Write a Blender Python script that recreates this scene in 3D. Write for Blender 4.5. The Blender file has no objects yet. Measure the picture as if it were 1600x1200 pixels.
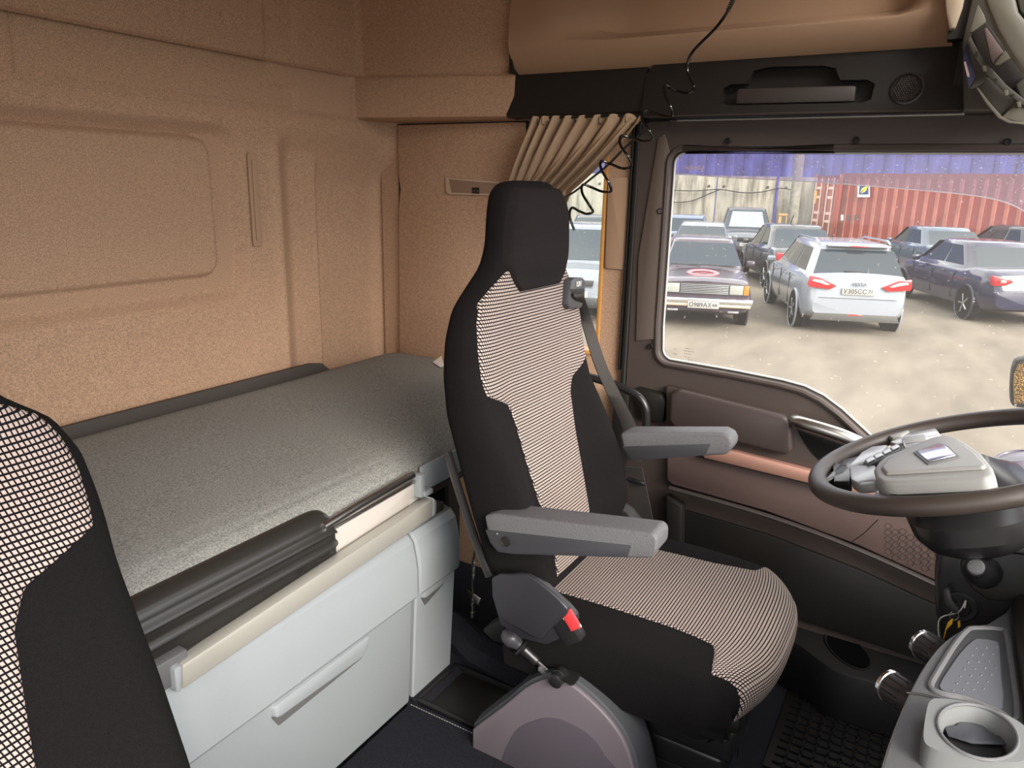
import bpy, bmesh, math, random
import numpy as np
from mathutils import Vector, Matrix
random.seed(4)
SC = bpy.context.scene
COL = SC.collection
PI = math.pi
EXPO = 1.42; SKY = 1.5; SUN = 3.0; SUNDIR = (.45, .76, -.47)
PSX = .168

# ------------------------------------------------------------------ camera
CAM = np.array([0.0, 0.0, 1.40]); FPX = 1150.0
_p = math.atan(311/FPX); _y = math.radians(30.44); _r = math.radians(1.3)
FW = np.array([math.cos(_y)*math.cos(_p), math.sin(_y)*math.cos(_p), -math.sin(_p)])
RT = np.cross(FW, [0, 0, 1]); RT /= np.linalg.norm(RT); UP = np.cross(RT, FW)
RT, UP = math.cos(_r)*RT + math.sin(_r)*UP, -math.sin(_r)*RT + math.cos(_r)*UP
cd = bpy.data.cameras.new('camera'); cam = bpy.data.objects.new('camera', cd); COL.objects.link(cam)
cd.sensor_width = 36; cd.lens = 36*FPX/1600; cd.clip_start = .02; cd.clip_end = 400
cam.matrix_world = Matrix(((RT[0], UP[0], -FW[0], CAM[0]), (RT[1], UP[1], -FW[1], CAM[1]),
                           (RT[2], UP[2], -FW[2], CAM[2]), (0, 0, 0, 1)))
SC.camera = cam
SC.view_settings.view_transform = 'Standard'; SC.view_settings.look = 'None'
SC.view_settings.gamma = 1; SC.view_settings.use_curve_mapping = False
SC.view_settings.exposure = EXPO

def at(px, py, ax, v):          # point on the plane <axis>=v that the photograph shows at (px,py)
    d = FW*FPX + RT*(px-800) - UP*(py-600)
    return Vector(CAM + d*((v-CAM[ax])/d[ax]))
def atp(px, py, P0, n):
    d = FW*FPX + RT*(px-800) - UP*(py-600); n = np.array(n)
    return Vector(CAM + d*(((np.array(P0)-CAM) @ n)/(d @ n)))
def X(px, py, v): return at(px, py, 0, v)
def Y(px, py, v): return at(px, py, 1, v)
def Z(px, py, v): return at(px, py, 2, v)

# ------------------------------------------------------------------ world and sun
w = bpy.data.worlds.new('sky'); SC.world = w; w.use_nodes = True
nt = w.node_tree; nt.nodes.clear()
wo = nt.nodes.new('ShaderNodeOutputWorld'); bg = nt.nodes.new('ShaderNodeBackground')
tc = nt.nodes.new('ShaderNodeTexCoord'); sx = nt.nodes.new('ShaderNodeSeparateXYZ')
nz = nt.nodes.new('ShaderNodeTexNoise'); nz.inputs['Scale'].default_value = 3.0; nz.inputs['Detail'].default_value = 5
mp = nt.nodes.new('ShaderNodeMapping'); mp.inputs['Scale'].default_value = (1, 1, 3)
cr = nt.nodes.new('ShaderNodeValToRGB')
cr.color_ramp.elements[0].position = .42; cr.color_ramp.elements[0].color = (.70, .74, .80, 1)
cr.color_ramp.elements[1].position = .58; cr.color_ramp.elements[1].color = (1, .98, .94, 1)
nt.links.new(tc.outputs['Generated'], mp.inputs['Vector']); nt.links.new(mp.outputs[0], nz.inputs['Vector'])
nt.links.new(nz.outputs['Fac'], cr.inputs['Fac']); nt.links.new(cr.outputs[0], bg.inputs['Color'])
bg.inputs['Strength'].default_value = SKY
nt.links.new(bg.outputs[0], wo.inputs['Surface'])
sd = bpy.data.lights.new('sun', 'SUN'); so = bpy.data.objects.new('sun', sd); COL.objects.link(so)
sd.energy = SUN; sd.angle = math.radians(34); sd.color = (1, .92, .83)
so.rotation_euler = Vector(SUNDIR).to_track_quat('-Z', 'Y').to_euler()

# ------------------------------------------------------------------ materials
def S(r, g, b):
    f = lambda c: (c/255/12.92) if c/255 <= .04045 else ((c/255+.055)/1.055)**2.4
    return (f(r), f(g), f(b), 1)
MATS = {}
def mat(name, col, rough=.6, metal=0, grain=None, bump=None, spec=.5, coat=0, emit=None):
    """grain=(scale, amount) colour speckle, bump=(scale, distance)"""
    if name in MATS: return MATS[name]
    m = bpy.data.materials.new(name); m.use_nodes = True; n = m.node_tree; b = n.nodes['Principled BSDF']
    c = S(*col); b.inputs['Base Color'].default_value = c
    b.inputs['Roughness'].default_value = rough; b.inputs['Metallic'].default_value = metal
    b.inputs['Specular IOR Level'].default_value = spec; b.inputs['Coat Weight'].default_value = coat
    if grain or bump:
        t = n.nodes.new('ShaderNodeTexCoord')
    if grain:
        z = n.nodes.new('ShaderNodeTexNoise'); z.inputs['Scale'].default_value = grain[0]; z.inputs['Detail'].default_value = 3
        n.links.new(t.outputs['Object'], z.inputs['Vector'])
        r = n.nodes.new('ShaderNodeValToRGB'); a = grain[1]
        r.color_ramp.elements[0].position = .36; r.color_ramp.elements[1].position = .64
        r.color_ramp.elements[0].color = tuple(max(0, x*(1-a)) for x in c[:3])+(1,)
        r.color_ramp.elements[1].color = tuple(min(1, x*(1+a)) for x in c[:3])+(1,)
        n.links.new(z.outputs['Fac'], r.inputs['Fac']); n.links.new(r.outputs[0], b.inputs['Base Color'])
    if bump:
        z = n.nodes.new('ShaderNodeTexNoise'); z.inputs['Scale'].default_value = bump[0]; z.inputs['Detail'].default_value = 2
        n.links.new(t.outputs['Object'], z.inputs['Vector'])
        u = n.nodes.new('ShaderNodeBump'); u.inputs['Distance'].default_value = bump[1]; u.inputs['Strength'].default_value = 1
        n.links.new(z.outputs['Fac'], u.inputs['Height']); n.links.new(u.outputs[0], b.inputs['Normal'])
    if emit:
        b.inputs['Emission Color'].default_value = S(*emit[0]); b.inputs['Emission Strength'].default_value = emit[1]
    MATS[name] = m; return m
def glass(name, tint=(1, 1, 1), refl=.06, dirt=None):
    if name in MATS: return MATS[name]
    m = bpy.data.materials.new(name); m.use_nodes = True; n = m.node_tree; n.nodes.clear()
    o = n.nodes.new('ShaderNodeOutputMaterial'); t = n.nodes.new('ShaderNodeBsdfTransparent'); g = n.nodes.new('ShaderNodeBsdfGlossy')
    t.inputs['Color'].default_value = tint+(1,); g.inputs['Roughness'].default_value = .02
    mx = n.nodes.new('ShaderNodeMixShader'); mx.inputs[0].default_value = refl
    n.links.new(t.outputs[0], mx.inputs[1]); n.links.new(g.outputs[0], mx.inputs[2]); last = mx
    if dirt:                     # dried droplets and dust: (scale, threshold, amount)
        tc = n.nodes.new('ShaderNodeTexCoord')
        v = n.nodes.new('ShaderNodeTexNoise'); v.inputs['Scale'].default_value = dirt[0]; v.inputs['Detail'].default_value = 2
        n.links.new(tc.outputs['Object'], v.inputs['Vector'])
        r = n.nodes.new('ShaderNodeValToRGB'); r.color_ramp.elements[0].position = dirt[1]; r.color_ramp.elements[1].position = dirt[1]+.05
        r.color_ramp.elements[0].color = (dirt[3], dirt[3], dirt[3], 1)
        r.color_ramp.elements[1].color = (dirt[2], dirt[2], dirt[2], 1)
        n.links.new(v.outputs['Fac'], r.inputs['Fac'])
        d = n.nodes.new('ShaderNodeBsdfDiffuse'); d.inputs['Color'].default_value = (.85, .8, .75, 1)
        tr = n.nodes.new('ShaderNodeBsdfTranslucent'); tr.inputs['Color'].default_value = (.9, .85, .8, 1)
        ad = n.nodes.new('ShaderNodeMixShader'); n.links.new(d.outputs[0], ad.inputs[1]); n.links.new(tr.outputs[0], ad.inputs[2])
        m2 = n.nodes.new('ShaderNodeMixShader'); n.links.new(r.outputs[0], m2.inputs[0])
        n.links.new(mx.outputs[0], m2.inputs[1]); n.links.new(ad.outputs[0], m2.inputs[2]); last = m2
    n.links.new(last.outputs[0], o.inputs['Surface'])
    MATS[name] = m; return m
def check_fabric():
    """pale cells woven between black threads, laid out in metres of UV"""
    m = bpy.data.materials.new('check_fabric'); m.use_nodes = True; n = m.node_tree; b = n.nodes['Principled BSDF']
    uv = n.nodes.new('ShaderNodeUVMap'); uv.uv_map = 'uv'
    sp = n.nodes.new('ShaderNodeSeparateXYZ'); n.links.new(uv.outputs[0], sp.inputs[0])
    def M(op, a, bb=None):
        k = n.nodes.new('ShaderNodeMath'); k.operation = op
        for i, v in enumerate((a, bb)):
            if v is None: continue
            if hasattr(v, 'links'): n.links.new(v, k.inputs[i])
            else: k.inputs[i].default_value = v
        return k.outputs[0]
    def cell(o, pitch, fill):
        f = M('ABSOLUTE', M('SUBTRACT', M('FRACT', M('DIVIDE', o, pitch)), .5))
        return M('LESS_THAN', f, fill/2)
    u0 = M('ADD', sp.outputs[0], M('MULTIPLY', sp.outputs[1], .30))
    a = cell(u0, .0053, .69); c = cell(sp.outputs[1], .0067, .65)
    mk = M('MULTIPLY', a, c)
    mx = n.nodes.new('ShaderNodeMix'); mx.data_type = 'RGBA'; n.links.new(mk, mx.inputs['Factor'])
    mx.inputs['A'].default_value = S(22, 20, 24); mx.inputs['B'].default_value = S(182, 166, 158)
    n.links.new(mx.outputs['Result'], b.inputs['Base Color']); b.inputs['Roughness'].default_value = .9
    b.inputs['Specular IOR Level'].default_value = .1
    MATS['check'] = m; return m

TRIM = mat('beige_trim_fabric', (180, 148, 123), .95, grain=(380, .26), bump=(380, .0004), spec=.15)
TRIMP = mat('beige_trim_plastic', (172, 141, 115), .8, bump=(900, .0003))
BLK = mat('black_plastic', (29, 27, 25), .45, bump=(1200, .0004))
BLKS = mat('satin_black_plastic', (34, 33, 34), .3)
DRK = mat('dark_grey_plastic', (62, 56, 54), .42, bump=(1200, .0004))
MID = mat('mid_grey_plastic', (98, 98, 100), .45, bump=(1000, .0004))
LGT = mat('light_grey_plastic', (150, 156, 160), .45, bump=(1000, .0003))
PALE = mat('pale_grey_plastic', (176, 174, 166), .4)
CARPET = mat('black_carpet', (44, 45, 51), .98, grain=(700, .5), bump=(600, .003), spec=.05)
BFAB = mat('black_seat_cloth', (23, 21, 22), .95, grain=(900, .3), bump=(900, .001), spec=.12)
CHROME = mat('chrome', (225, 225, 228), .18, 1)
STEEL = mat('brushed_steel', (190, 188, 184), .32, 1)
RUB = mat('black_rubber', (24, 24, 24), .6)
CHECK = check_fabric()

# ------------------------------------------------------------------ mesh builder
def sm(a, b, x):
    t = min(1, max(0, (x-a)/(b-a))); return t*t*(3-2*t)
class MB:
    def __init__(s): s.bm = bmesh.new(); s.uv = None
    def merge(s, b):
        me = bpy.data.meshes.new('t'); b.to_mesh(me); b.free(); s.bm.from_mesh(me); bpy.data.meshes.remove(me); return s
    def _bev(s, b, bev, seg=2, ang=30):
        if bev > 0:
            es = [e for e in b.edges if e.is_manifold and e.calc_face_angle(0) > math.radians(ang)]
            bmesh.ops.bevel(b, geom=es, offset=bev, segments=seg, affect='EDGES', profile=.5, clamp_overlap=True)
        return s.merge(b)
    def box(s, c, size, bev=0, rot=None, seg=2):
        b = bmesh.new(); bmesh.ops.create_cube(b, size=1)
        M = Matrix.Translation(Vector(c)) @ (rot.to_4x4() if rot else Matrix.Identity(4)) @ Matrix.Diagonal(Vector(tuple(size)+(1,)))
        bmesh.ops.transform(b, matrix=M, verts=b.verts); return s._bev(b, bev, seg)
    def bx(s, x0, x1, y0, y1, z0, z1, bev=0, seg=2):
        return s.box(((x0+x1)/2, (y0+y1)/2, (z0+z1)/2), (abs(x1-x0), abs(y1-y0), abs(z1-z0)), bev, None, seg)
    def prism(s, pts, vec, bev=0, seg=2, scale=None):
        """closed polygon extruded along vec; scale shrinks the far face about its centre"""
        b = bmesh.new(); v = Vector(vec); P = [Vector(p) for p in pts]
        c = sum(P, Vector())/len(P)
        Q = [(p if scale is None else c+(p-c)*scale)+v for p in P]
        a = [b.verts.new(p) for p in P]; d = [b.verts.new(q) for q in Q]; n = len(P)
        b.faces.new(a); b.faces.new(d[::-1])
        for i in range(n): b.faces.new((a[i], d[i], d[(i+1) % n], a[(i+1) % n]))
        bmesh.ops.recalc_face_normals(b, faces=b.faces); return s._bev(b, bev, seg)
    def tube(s, pts, r, n=10, closed=False, sq=None, cap=True):
        """r: radius or list; sq=(a,b) elliptical scale in frame directions"""
        P = [Vector(p) for p in pts]; m = len(P); R = r if hasattr(r, '__len__') else [r]*m
        b = bmesh.new(); rings = []; up = None
        for i, p in enumerate(P):
            if closed: t = (P[(i+1) % m]-P[i-1])
            else: t = P[min(i+1, m-1)]-P[max(i-1, 0)]
            t.normalize()
            if up is None:
                up = Vector((0, 0, 1)) if abs(t.z) < .9 else Vector((1, 0, 0))
            up = (up-t*up.dot(t)).normalized(); sd = t.cross(up)
            a, c = sq if sq else (1, 1)
            rings.append([b.verts.new(p+(sd*math.cos(2*PI*k/n)*a+up*math.sin(2*PI*k/n)*c)*R[i]) for k in range(n)])
        L = m if closed else m-1
        for i in range(L):
            A, B = rings[i], rings[(i+1) % m]
            for k in range(n): b.faces.new((A[k], A[(k+1) % n], B[(k+1) % n], B[k]))
        if not closed and cap:
            b.faces.new(rings[0][::-1]); b.faces.new(rings[-1])
        bmesh.ops.recalc_face_normals(b, faces=b.faces); return s.merge(b)
    def grid(s, f, nu, nv, uv=None, cu=False, cv=False, recalc=False):
        b = bmesh.new(); V = [[b.verts.new(f(i/(nu if cu else nu), j/nv)) for j in range(nv+(0 if cv else 1))] for i in range(nu+(0 if cu else 1))]
        lay = b.loops.layers.uv.new('uv') if uv else None
        for i in range(nu):
            for j in range(nv):
                i2 = (i+1) % len(V); j2 = (j+1) % len(V[0])
                try: fc = b.faces.new((V[i][j], V[i2][j], V[i2][j2], V[i][j2]))
                except ValueError: continue
                if lay:
                    for l, (a, c) in zip(fc.loops, ((i, j), (i+1, j), (i+1, j+1), (i, j+1))): l[lay].uv = uv(a/nu, c/nv)
        if recalc: bmesh.ops.recalc_face_normals(b, faces=b.faces)
        return s.merge(b)
    def loft(s, rings, cap=True):
        b = bmesh.new(); R = [[b.verts.new(p) for p in r] for r in rings]; n = len(R[0])
        for i in range(len(R)-1):
            for k in range(n):
                b.faces.new((R[i][k], R[i][(k+1) % n], R[i+1][(k+1) % n], R[i+1][k]))
        if cap: b.faces.new(R[0][::-1]); b.faces.new(R[-1])
        bmesh.ops.recalc_face_normals(b, faces=b.faces); return s.merge(b)
    def lathe(s, P, axis, prof, n=24, cap=True):
        """prof: list of (radius, height along axis)"""
        a = Vector(axis).normalized(); u = a.orthogonal().normalized(); v = a.cross(u); P = Vector(P)
        return s.loft([[P+a*h+(u*math.cos(2*PI*k/n)+v*math.sin(2*PI*k/n))*max(r, 1e-4) for k in range(n)] for r, h in prof], cap)
    def build(s, name, m, parent=None, flat=False, ang=35, **tags):
        me = bpy.data.meshes.new(name); s.bm.to_mesh(me); s.bm.free()
        for mm in (m if isinstance(m, (list, tuple)) else [m]): me.materials.append(mm)
        if not flat:
            me.shade_smooth(); me.set_sharp_from_angle(angle=math.radians(ang))
        o = bpy.data.objects.new(name, me); COL.objects.link(o); put(o, parent)
        for k, v in tags.items(): o[k] = v
        return o
def put(o, parent):
    if parent is not None:
        o.parent = parent
        if parent.type == 'EMPTY': o.matrix_parent_inverse = Matrix.Translation(-Vector(parent.location))
def thing(name, label, cat, loc, group=None):
    o = bpy.data.objects.new(name, None); COL.objects.link(o); o.location = loc; o.empty_display_size = .05
    o['label'] = label; o['category'] = cat
    if group: o['group'] = group
    return o
def tag(o, label, cat, group=None):
    o['label'] = label; o['category'] = cat
    if group: o['group'] = group
    return o
def text(s, size, P, right, up, m, parent, name='lettering', depth=.0006, mirror=False, bold=0, align='CENTER'):
    c = bpy.data.curves.new(name, 'FONT'); c.body = s; c.size = size; c.extrude = depth; c.align_x = align; c.align_y = 'CENTER'; c.offset = bold
    t = bpy.data.objects.new(name, c); COL.objects.link(t)
    r = Vector(right).normalized(); u = Vector(up); u = (u-r*u.dot(r)).normalized(); n = r.cross(u)
    if mirror: r = -r
    me = bpy.data.meshes.new_from_object(t); bpy.data.objects.remove(t)
    me.transform(Matrix(((r.x, u.x, n.x, P[0]), (r.y, u.y, n.y, P[1]), (r.z, u.z, n.z, P[2]), (0, 0, 0, 1))))
    o = bpy.data.objects.new(name, me); me.materials.clear(); me.materials.append(m); COL.objects.link(o); put(o, parent)
    return o
def rrect(w, h, r, n=4):
    o = []
    for cx, cy, a0 in ((w/2-r, h/2-r, 0), (-w/2+r, h/2-r, 90), (-w/2+r, -h/2+r, 180), (w/2-r, -h/2+r, 270)):
        for k in range(n+1):
            a = math.radians(a0+90*k/n); o.append((cx+r*math.cos(a), cy+r*math.sin(a)))
    return o
def smooth_closed(pts, n=4, closed=True):
    """Catmull-Rom through 2D/3D points"""
    P = [Vector(p) for p in pts]; m = len(P); out = []
    for i in range(m if closed else m-1):
        g = lambda k: P[k % m] if closed else P[min(max(k, 0), m-1)]
        a, b, c, d = g(i-1), g(i), g(i+1), g(i+2)
        for k in range(n):
            t = k/n; out.append(.5*((2*b)+(c-a)*t+(2*a-5*b+4*c-d)*t*t+(-a+3*b-3*c+d)*t**3))
    if not closed: out.append(P[-1])
    return out
# ================================================================== THE SETTING: cab shell
def struct(name, m, mb, **k):
    o = mb.build(name, m, **k); o['kind'] = 'structure'; return o
XW = 2.11; YB = 1.77
mb = MB(); mb.bx(-.56, 2.17, -.78, 1.80, -.05, 0)
floor = struct('floor', CARPET, mb)
# raised engine tunnel in the middle of the cab, carpeted
mb = MB(); mb.bx(-.56, 1.20, -.02, 1.0, 0, .175, .02)
mb.build('engine_tunnel', CARPET, floor)
ridge = [(1.205, .16), (1.40, .16), (1.385, .20), (1.40, .235), (1.44, .245), (1.475, .22), (1.49, .16), (1.49, 0), (1.205, 0)]
mb = MB(); mb.loft([[Vector((x, y, z+(dz if z > .15 else 0))) for x, z in ridge] for y, dz in ((.62, -.03), (.80, -.02), (.93, 0), (.975, .03), (1.05, .05))])
mb.build('carpeted_step', CARPET, floor)

# back wall and its rounded corner into the driver's side: one pressed, fabric covered panel
def wall_pt(s, z, W=YB):
    """s = metres along the back wall from x=0, round the corner, then towards the front"""
    r = .05 + .13*sm(1.40, 1.58, z); ry = .05
    L0 = XW-r; La = .10
    if s < L0:
        x, y = s, W; nx, ny = 0, -1
    elif s < L0+La:
        a = (s-L0)/La*PI/2; x, y = XW-r+r*math.sin(a), W-ry+ry*math.cos(a); nx, ny = -math.sin(a), -math.cos(a)
    else:
        x, y = XW, W-ry-(s-L0-La); nx, ny = -1, 0
    d = 0.0
    # outer raised frame and inner sunk field of the big storage panel
    def rr(x0, x1, z0, z1, rad):
        cx, cz = (x0+x1)/2, (z0+z1)/2; qx = abs(x-cx)-(x1-x0)/2+rad; qz = abs(z-cz)-(z1-z0)/2+rad
        return math.hypot(max(qx, 0), max(qz, 0))+min(max(qx, qz), 0)-rad
    if x < 1.7:
        d -= .030*(1-sm(-.034, .006, rr(-.9, 1.475, 1.06, 1.545, .07)))
        d += .018*(1-sm(-.006, .006, rr(-.9, 1.385, 1.135, 1.505, .05)))
        q = rr(-.9, 1.385, 1.135, 1.505, .05); d -= .005*math.exp(-(q/.007)**2)
    # shallow column and the soft hollow by the corner, below the shelf line
    lo = 1-sm(1.47, 1.565, z)
    d += -.034*lo*sm(1.60, 1.68, x)
    d += -.034*(1-sm(1.38, 1.50, z))*sm(1.785, 1.82, x)*(1-sm(L0+La*.3, L0+La*.9, s))
    d += .006*math.exp(-((x-1.60)/.02)**2)*lo
    if s > L0+La*.2: d *= 1-sm(L0+La*.2, L0+La, s)*.999
    # band between the shelf seam and the headliner stands a little forward
    d += .012*sm(1.592, 1.600, z)*(1-sm(L0+La*.5, L0+La, s))
    # stepped moulding of that band
    e = 1.60+.12*sm(1.575, 1.60, x)*0
    st = sm(1.575, 1.60, x)*sm(1.655, 1.675, z) if x < 1.69 else 1.0
    st = max(st, sm(1.675, 1.70, x)); d -= .010*(1-st)*sm(1.60, 1.61, z)
    # grooves
    for gx, g0, g1 in ((.905, 1.598, 1.74), (1.925, 1.602, 1.715)):
        if g0 < z < g1 and s < L0+La: d -= .006*math.exp(-((x-gx)/.0035)**2)
    if s < L0+La*.6:
        for gz in (1.578, 1.600): d -= .004*math.exp(-((z-gz)/.0035)**2)*(.5 if gz < 1.59 else 1)
    return Vector((x+nx*d, y+ny*d, z))
SS = [-.55+.13*i for i in range(10)]; SS = SS+[SS[-1]+.0062*i for i in range(1, 310)]
LT = 2.42
SS = [q for q in SS if q < LT]+[LT]
ZZ = [.0, .4, .7]+[.75+.0065*i for i in range(154)]
def gridpts(mb, SS, ZZ, f):
    mb.grid(lambda a, b: f(SS[int(round(a*(len(SS)-1)))], ZZ[int(round(b*(len(ZZ)-1)))]), len(SS)-1, len(ZZ)-1)
mb = MB(); gridpts(mb, SS, [z for z in ZZ if z <= 1.745], wall_pt)
bmesh.ops.recalc_face_normals(mb.bm, faces=mb.bm.faces)
wb = struct('wall_back', TRIM, mb, ang=80)
# backing shell, so that the cab is closed and has thickness
mb = MB(); mb.bx(-.56, 2.2, 1.84, 1.88, -.05, 2.30); mb.build('outer_shell', BLK, wb)
# slim grab strip in the back wall
mb = MB(); c = Vector((1.508, YB-.002, 1.34))
mb.prism([c+Vector((a, 0, b)) for a, b in rrect(.034, .262, .008)], (0, -.006, 0), .0015)
strip = mb.build('grab_strip', TRIMP, wb)
mb = MB(); mb.prism([c+Vector((a+.003, -.006, b)) for a, b in rrect(.020, .225, .004)], (0, -.004, 0), .0015)
mb.build('strip_insert', TRIMP, strip)

# headliner wall panels above the seam (z 1.73): back piece and side piece
def head_pt(s, z):
    r = .03; L0 = 1.945-r; La = PI/2*r; y0 = 1.742
    if s < L0: x, y, nx, ny = s, y0, 0, -1
    elif s < L0+La:
        a = (s-L0)/r; x, y = 1.945-r+r*math.sin(a), y0-r+r*math.cos(a); nx, ny = -math.sin(a), -math.cos(a)
    else: t = s-L0-La; x, y, nx, ny = 1.945+t*.19, y0-r-t, -.98, -.2
    d = 0
    if s < L0: d -= .009*sm(1.555, 1.568, x)-.009*sm(1.665, 1.68, x)
    d -= .012*sm(1.735, 1.750, z)*0
    d -= .010*math.exp(-((z-1.733)/.006)**2)
    t = (z-1.73); d += .10*t*t*2
    if s > L0+La:
        q = s-L0-La; d += .008*sm(.05, .2, q)*(1-sm(.30, .42, q))*sm(1.74, 1.86, z)
    return Vector((x+nx*d, y+ny*d, z))
HS = [-.55+.2*i for i in range(10)]; HS = [h for h in HS if h < 1.3]+[1.3+.008*i for i in range(145)]; HS = [h for h in HS if h < 2.475]
HZ = [1.722+.0001, 1.726, 1.730, 1.735, 1.742]+[1.75+.012*i for i in range(40)]
mb = MB(); gridpts(mb, HS, HZ, head_pt)
bmesh.ops.recalc_face_normals(mb.bm, faces=mb.bm.faces)
struct('wall_back_upper', TRIM, mb, ang=80)
# band between shelf and headliner on the driver's side, above the side wall
mb = MB()
P = [Vector((1.938, 1.775, 0)), Vector((2.05, 1.22, 0))]
prof = [(0, 1.728), (0, 1.615), (.006, 1.603), (.02, 1.598), (.16, 1.598), (.16, 1.728)]
rg = []
for t in (0, .25, .5, .75, 1):
    p = P[0].lerp(P[1], t); rg.append([Vector((p.x+a, p.y, z)) for a, z in prof])
mb.loft(rg); struct('trim_1', TRIM, mb)

# ---- driver's side wall around the small side window, in one piece with pillar
WY0, WY1, WZ0, WZ1 = .935, 1.20, .895, 1.50
mb = MB()
mb.bx(XW, XW+.06, WY1, 1.80, -.05, 1.74)                # solid wall behind the trim
mb.bx(XW, XW+.06, .83, WY1, -.05, WZ0); mb.bx(XW, XW+.06, .83, WY1, WZ1, 1.74)
mb.bx(XW, XW+.06, .83, WY0, WZ0, WZ1)
wl = struct('wall_left', TRIM, mb, flat=True)
mb = MB()                                                # flat fabric panel beside the window with a rolled edge
edge = [(1.712, 1.590), (1.712, 1.42), (1.705, 1.38), (1.715, 1.30), (1.722, .80), (1.722, .70), (1.205, .70), (1.205, 1.590)]
mb.prism([Vector((XW-.004, y, z)) for y, z in edge], (-.010, 0, 0), .004)
mb.build('side_panel', TRIM, wl)
mb = MB(); mb.prism([Vector((XW-.001, y, z)) for y, z in [(1.718, 1.594), (1.720, .70), (1.200, .70), (1.200, 1.594)]], (-.0035, 0, 0)); mb.build('panel_gap', BLK, wl)
mb = MB(); c = Vector((XW-.001, .884, 1.294))
mb.prism([c+Vector((0, a+b*.02, b)) for a, b in rrect(.066, .270, .010)], (-.007, 0, 0), .002)
mb.build('pillar_cover', TRIMP, wl)
# small side window: frame, pane
mb = MB()
for a, b, c, d in ((WY0-.012, WY0, WZ0, WZ1), (WY1, WY1+.012, WZ0, WZ1), (WY0-.012, WY1+.012, WZ0-.014, WZ0), (WY0-.012, WY1+.012, WZ1, WZ1+.014)):
    mb.bx(XW-.006, XW+.055, a, b, c, d, .003)
win1 = struct('window_1', mat('amber_lit_frame', (196, 142, 74), .35), mb)  # orange light on the frame edge is put into its colour
mb = MB(); mb.bx(XW+.040, XW+.044, WY0, WY1, WZ0, WZ1)
mb.build('pane', glass('side_glass', (.93, .95, .93), .015, (130, .69, .4, .04)), win1, flat=True)

# ---- roof, front header, passenger side, firewall (mostly outside the frame, they shape the light)
mb = MB(); mb.bx(-.56, 2.2, -.30, 1.84, 2.20, 2.26); struct('ceiling', TRIM, mb)
mb = MB(); mb.bx(-.60, -.56, -.78, -.55, -.05, 2.26); mb.bx(-.60, -.56, .95, 1.84, -.05, 2.26); mb.bx(-.60, -.56, -.55, .95, 1.62, 2.26)
struct('wall_right', TRIM, mb)
mb = MB(); mb.bx(-.60, 2.17, -.82, -.78, -.05, .92); mb.bx(-.60, 2.17, -.82, -.78, 1.88, 2.26)
struct('wall_front', BLK, mb)

# ---- side of the roof above the door: plain plastic panel with a long moulded shelf recess
mb = MB()
prof = [(2.10, 1.70), (2.035, 1.735), (2.020, 1.76), (2.004, 1.782), (2.004, 1.788), (2.045, 1.796), (2.085, 1.815), (2.090, 1.90), (2.03, 2.2), (2.2, 2.2), (2.2, 1.70)]
def shelf_ring(y):
    k = sm(1.12, 1.02, y)*1.0 if False else (1-sm(.86, 1.12, y))*sm(.12, .20, y)
    o = []
    for i, (x, z) in enumerate(prof):
        if 4 <= i <= 7:
            x = x*k + (2.0+(z-1.782)*.12)*(1-k)
            z = z+(.012*(i-3))*(1-k)
        o.append(Vector((x, y, z)))
    return o
mb.loft([shelf_ring(y) for y in np.linspace(1.215, .075, 60)])
struct('wall_left_upper', TRIMP, mb, ang=40)
mb = MB(); mb.prism([(2.02, 1.212, 1.72), (2.02, 1.222, 1.72), (2.02, 1.222, 2.2), (2.02, 1.212, 2.2)], (.1, 0, 0)); struct('trim_2', BLK, mb)
# ---- black header above the door
mb = MB()
rg = []
for y in (1.243, .80):
    rg.append([Vector(v) for v in ((2.17, y, 1.598), (2.052, y, 1.598), (2.045, y, 1.606), (2.055, y, 1.716), (2.062, y, 1.722), (2.17, y, 1.724))])
mb.loft(rg); hd = struct('trim_3', BLK, mb)
mb = MB()          # tall part with a chamfered rear end, a grab recess cut into it and a speaker
top = 1.752
out = [(.035, 1.585), (.035, 1.745), (.10, top-.004), (.735, top+.010), (.765, top), (.80, 1.70), (.80, 1.598), (.78, 1.585)]
XH = 2.03
def hx(z): return XH + .03*(z-1.585)/.17
rec = [(.565, 1.612), (.245, 1.608), (.225, 1.615), (.222, 1.650), (.24, 1.660), (.30, 1.662), (.315, 1.690), (.345, 1.698), (.475, 1.702), (.51, 1.695), (.525, 1.664), (.565, 1.664), (.582, 1.655), (.582, 1.62)]
bm2 = bmesh.new()
vo = [bm2.verts.new((hx(z), y, z)) for y, z in out]; vi = [bm2.verts.new((hx(z), y, z)) for y, z in rec]
es = [bm2.edges.new((vo[i], vo[(i+1) % len(vo)])) for i in range(len(vo))]+[bm2.edges.new((vi[i], vi[(i+1) % len(vi)])) for i in range(len(vi))]
bmesh.ops.triangle_fill(bm2, use_beauty=True, edges=es)
bk = [bm2.verts.new((2.17, v.co.y, v.co.z)) for v in vo]
for i in range(len(vo)): bm2.faces.new((vo[i], vo[(i+1) % len(vo)], bk[(i+1) % len(vo)], bk[i]))
ib = [bm2.verts.new((v.co.x+.035, v.co.y, v.co.z)) for v in vi]
for i in range(len(vi)): bm2.faces.new((vi[i], vi[(i+1) % len(vi)], ib[(i+1) % len(vi)], ib[i]))
bm2.faces.new(ib)
bmesh.ops.recalc_face_normals(bm2, faces=bm2.faces)
mb.merge(bm2); hdr = struct('trim_4', BLK, mb, ang=30)
mb = MB()          # the handle bar lies in the lower slot
mb.prism([Vector((hx(1.63)-.002, y, z)) for y, z in [(.545, 1.614), (.262, 1.611), (.262, 1.648), (.545, 1.652)]], (.02, 0, 0), .006)
mb.build('grab_handle', DRK, hdr)
c = Y(1417, 139, .16); c = X(1417, 139, hx(1.66)-.003)
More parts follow.
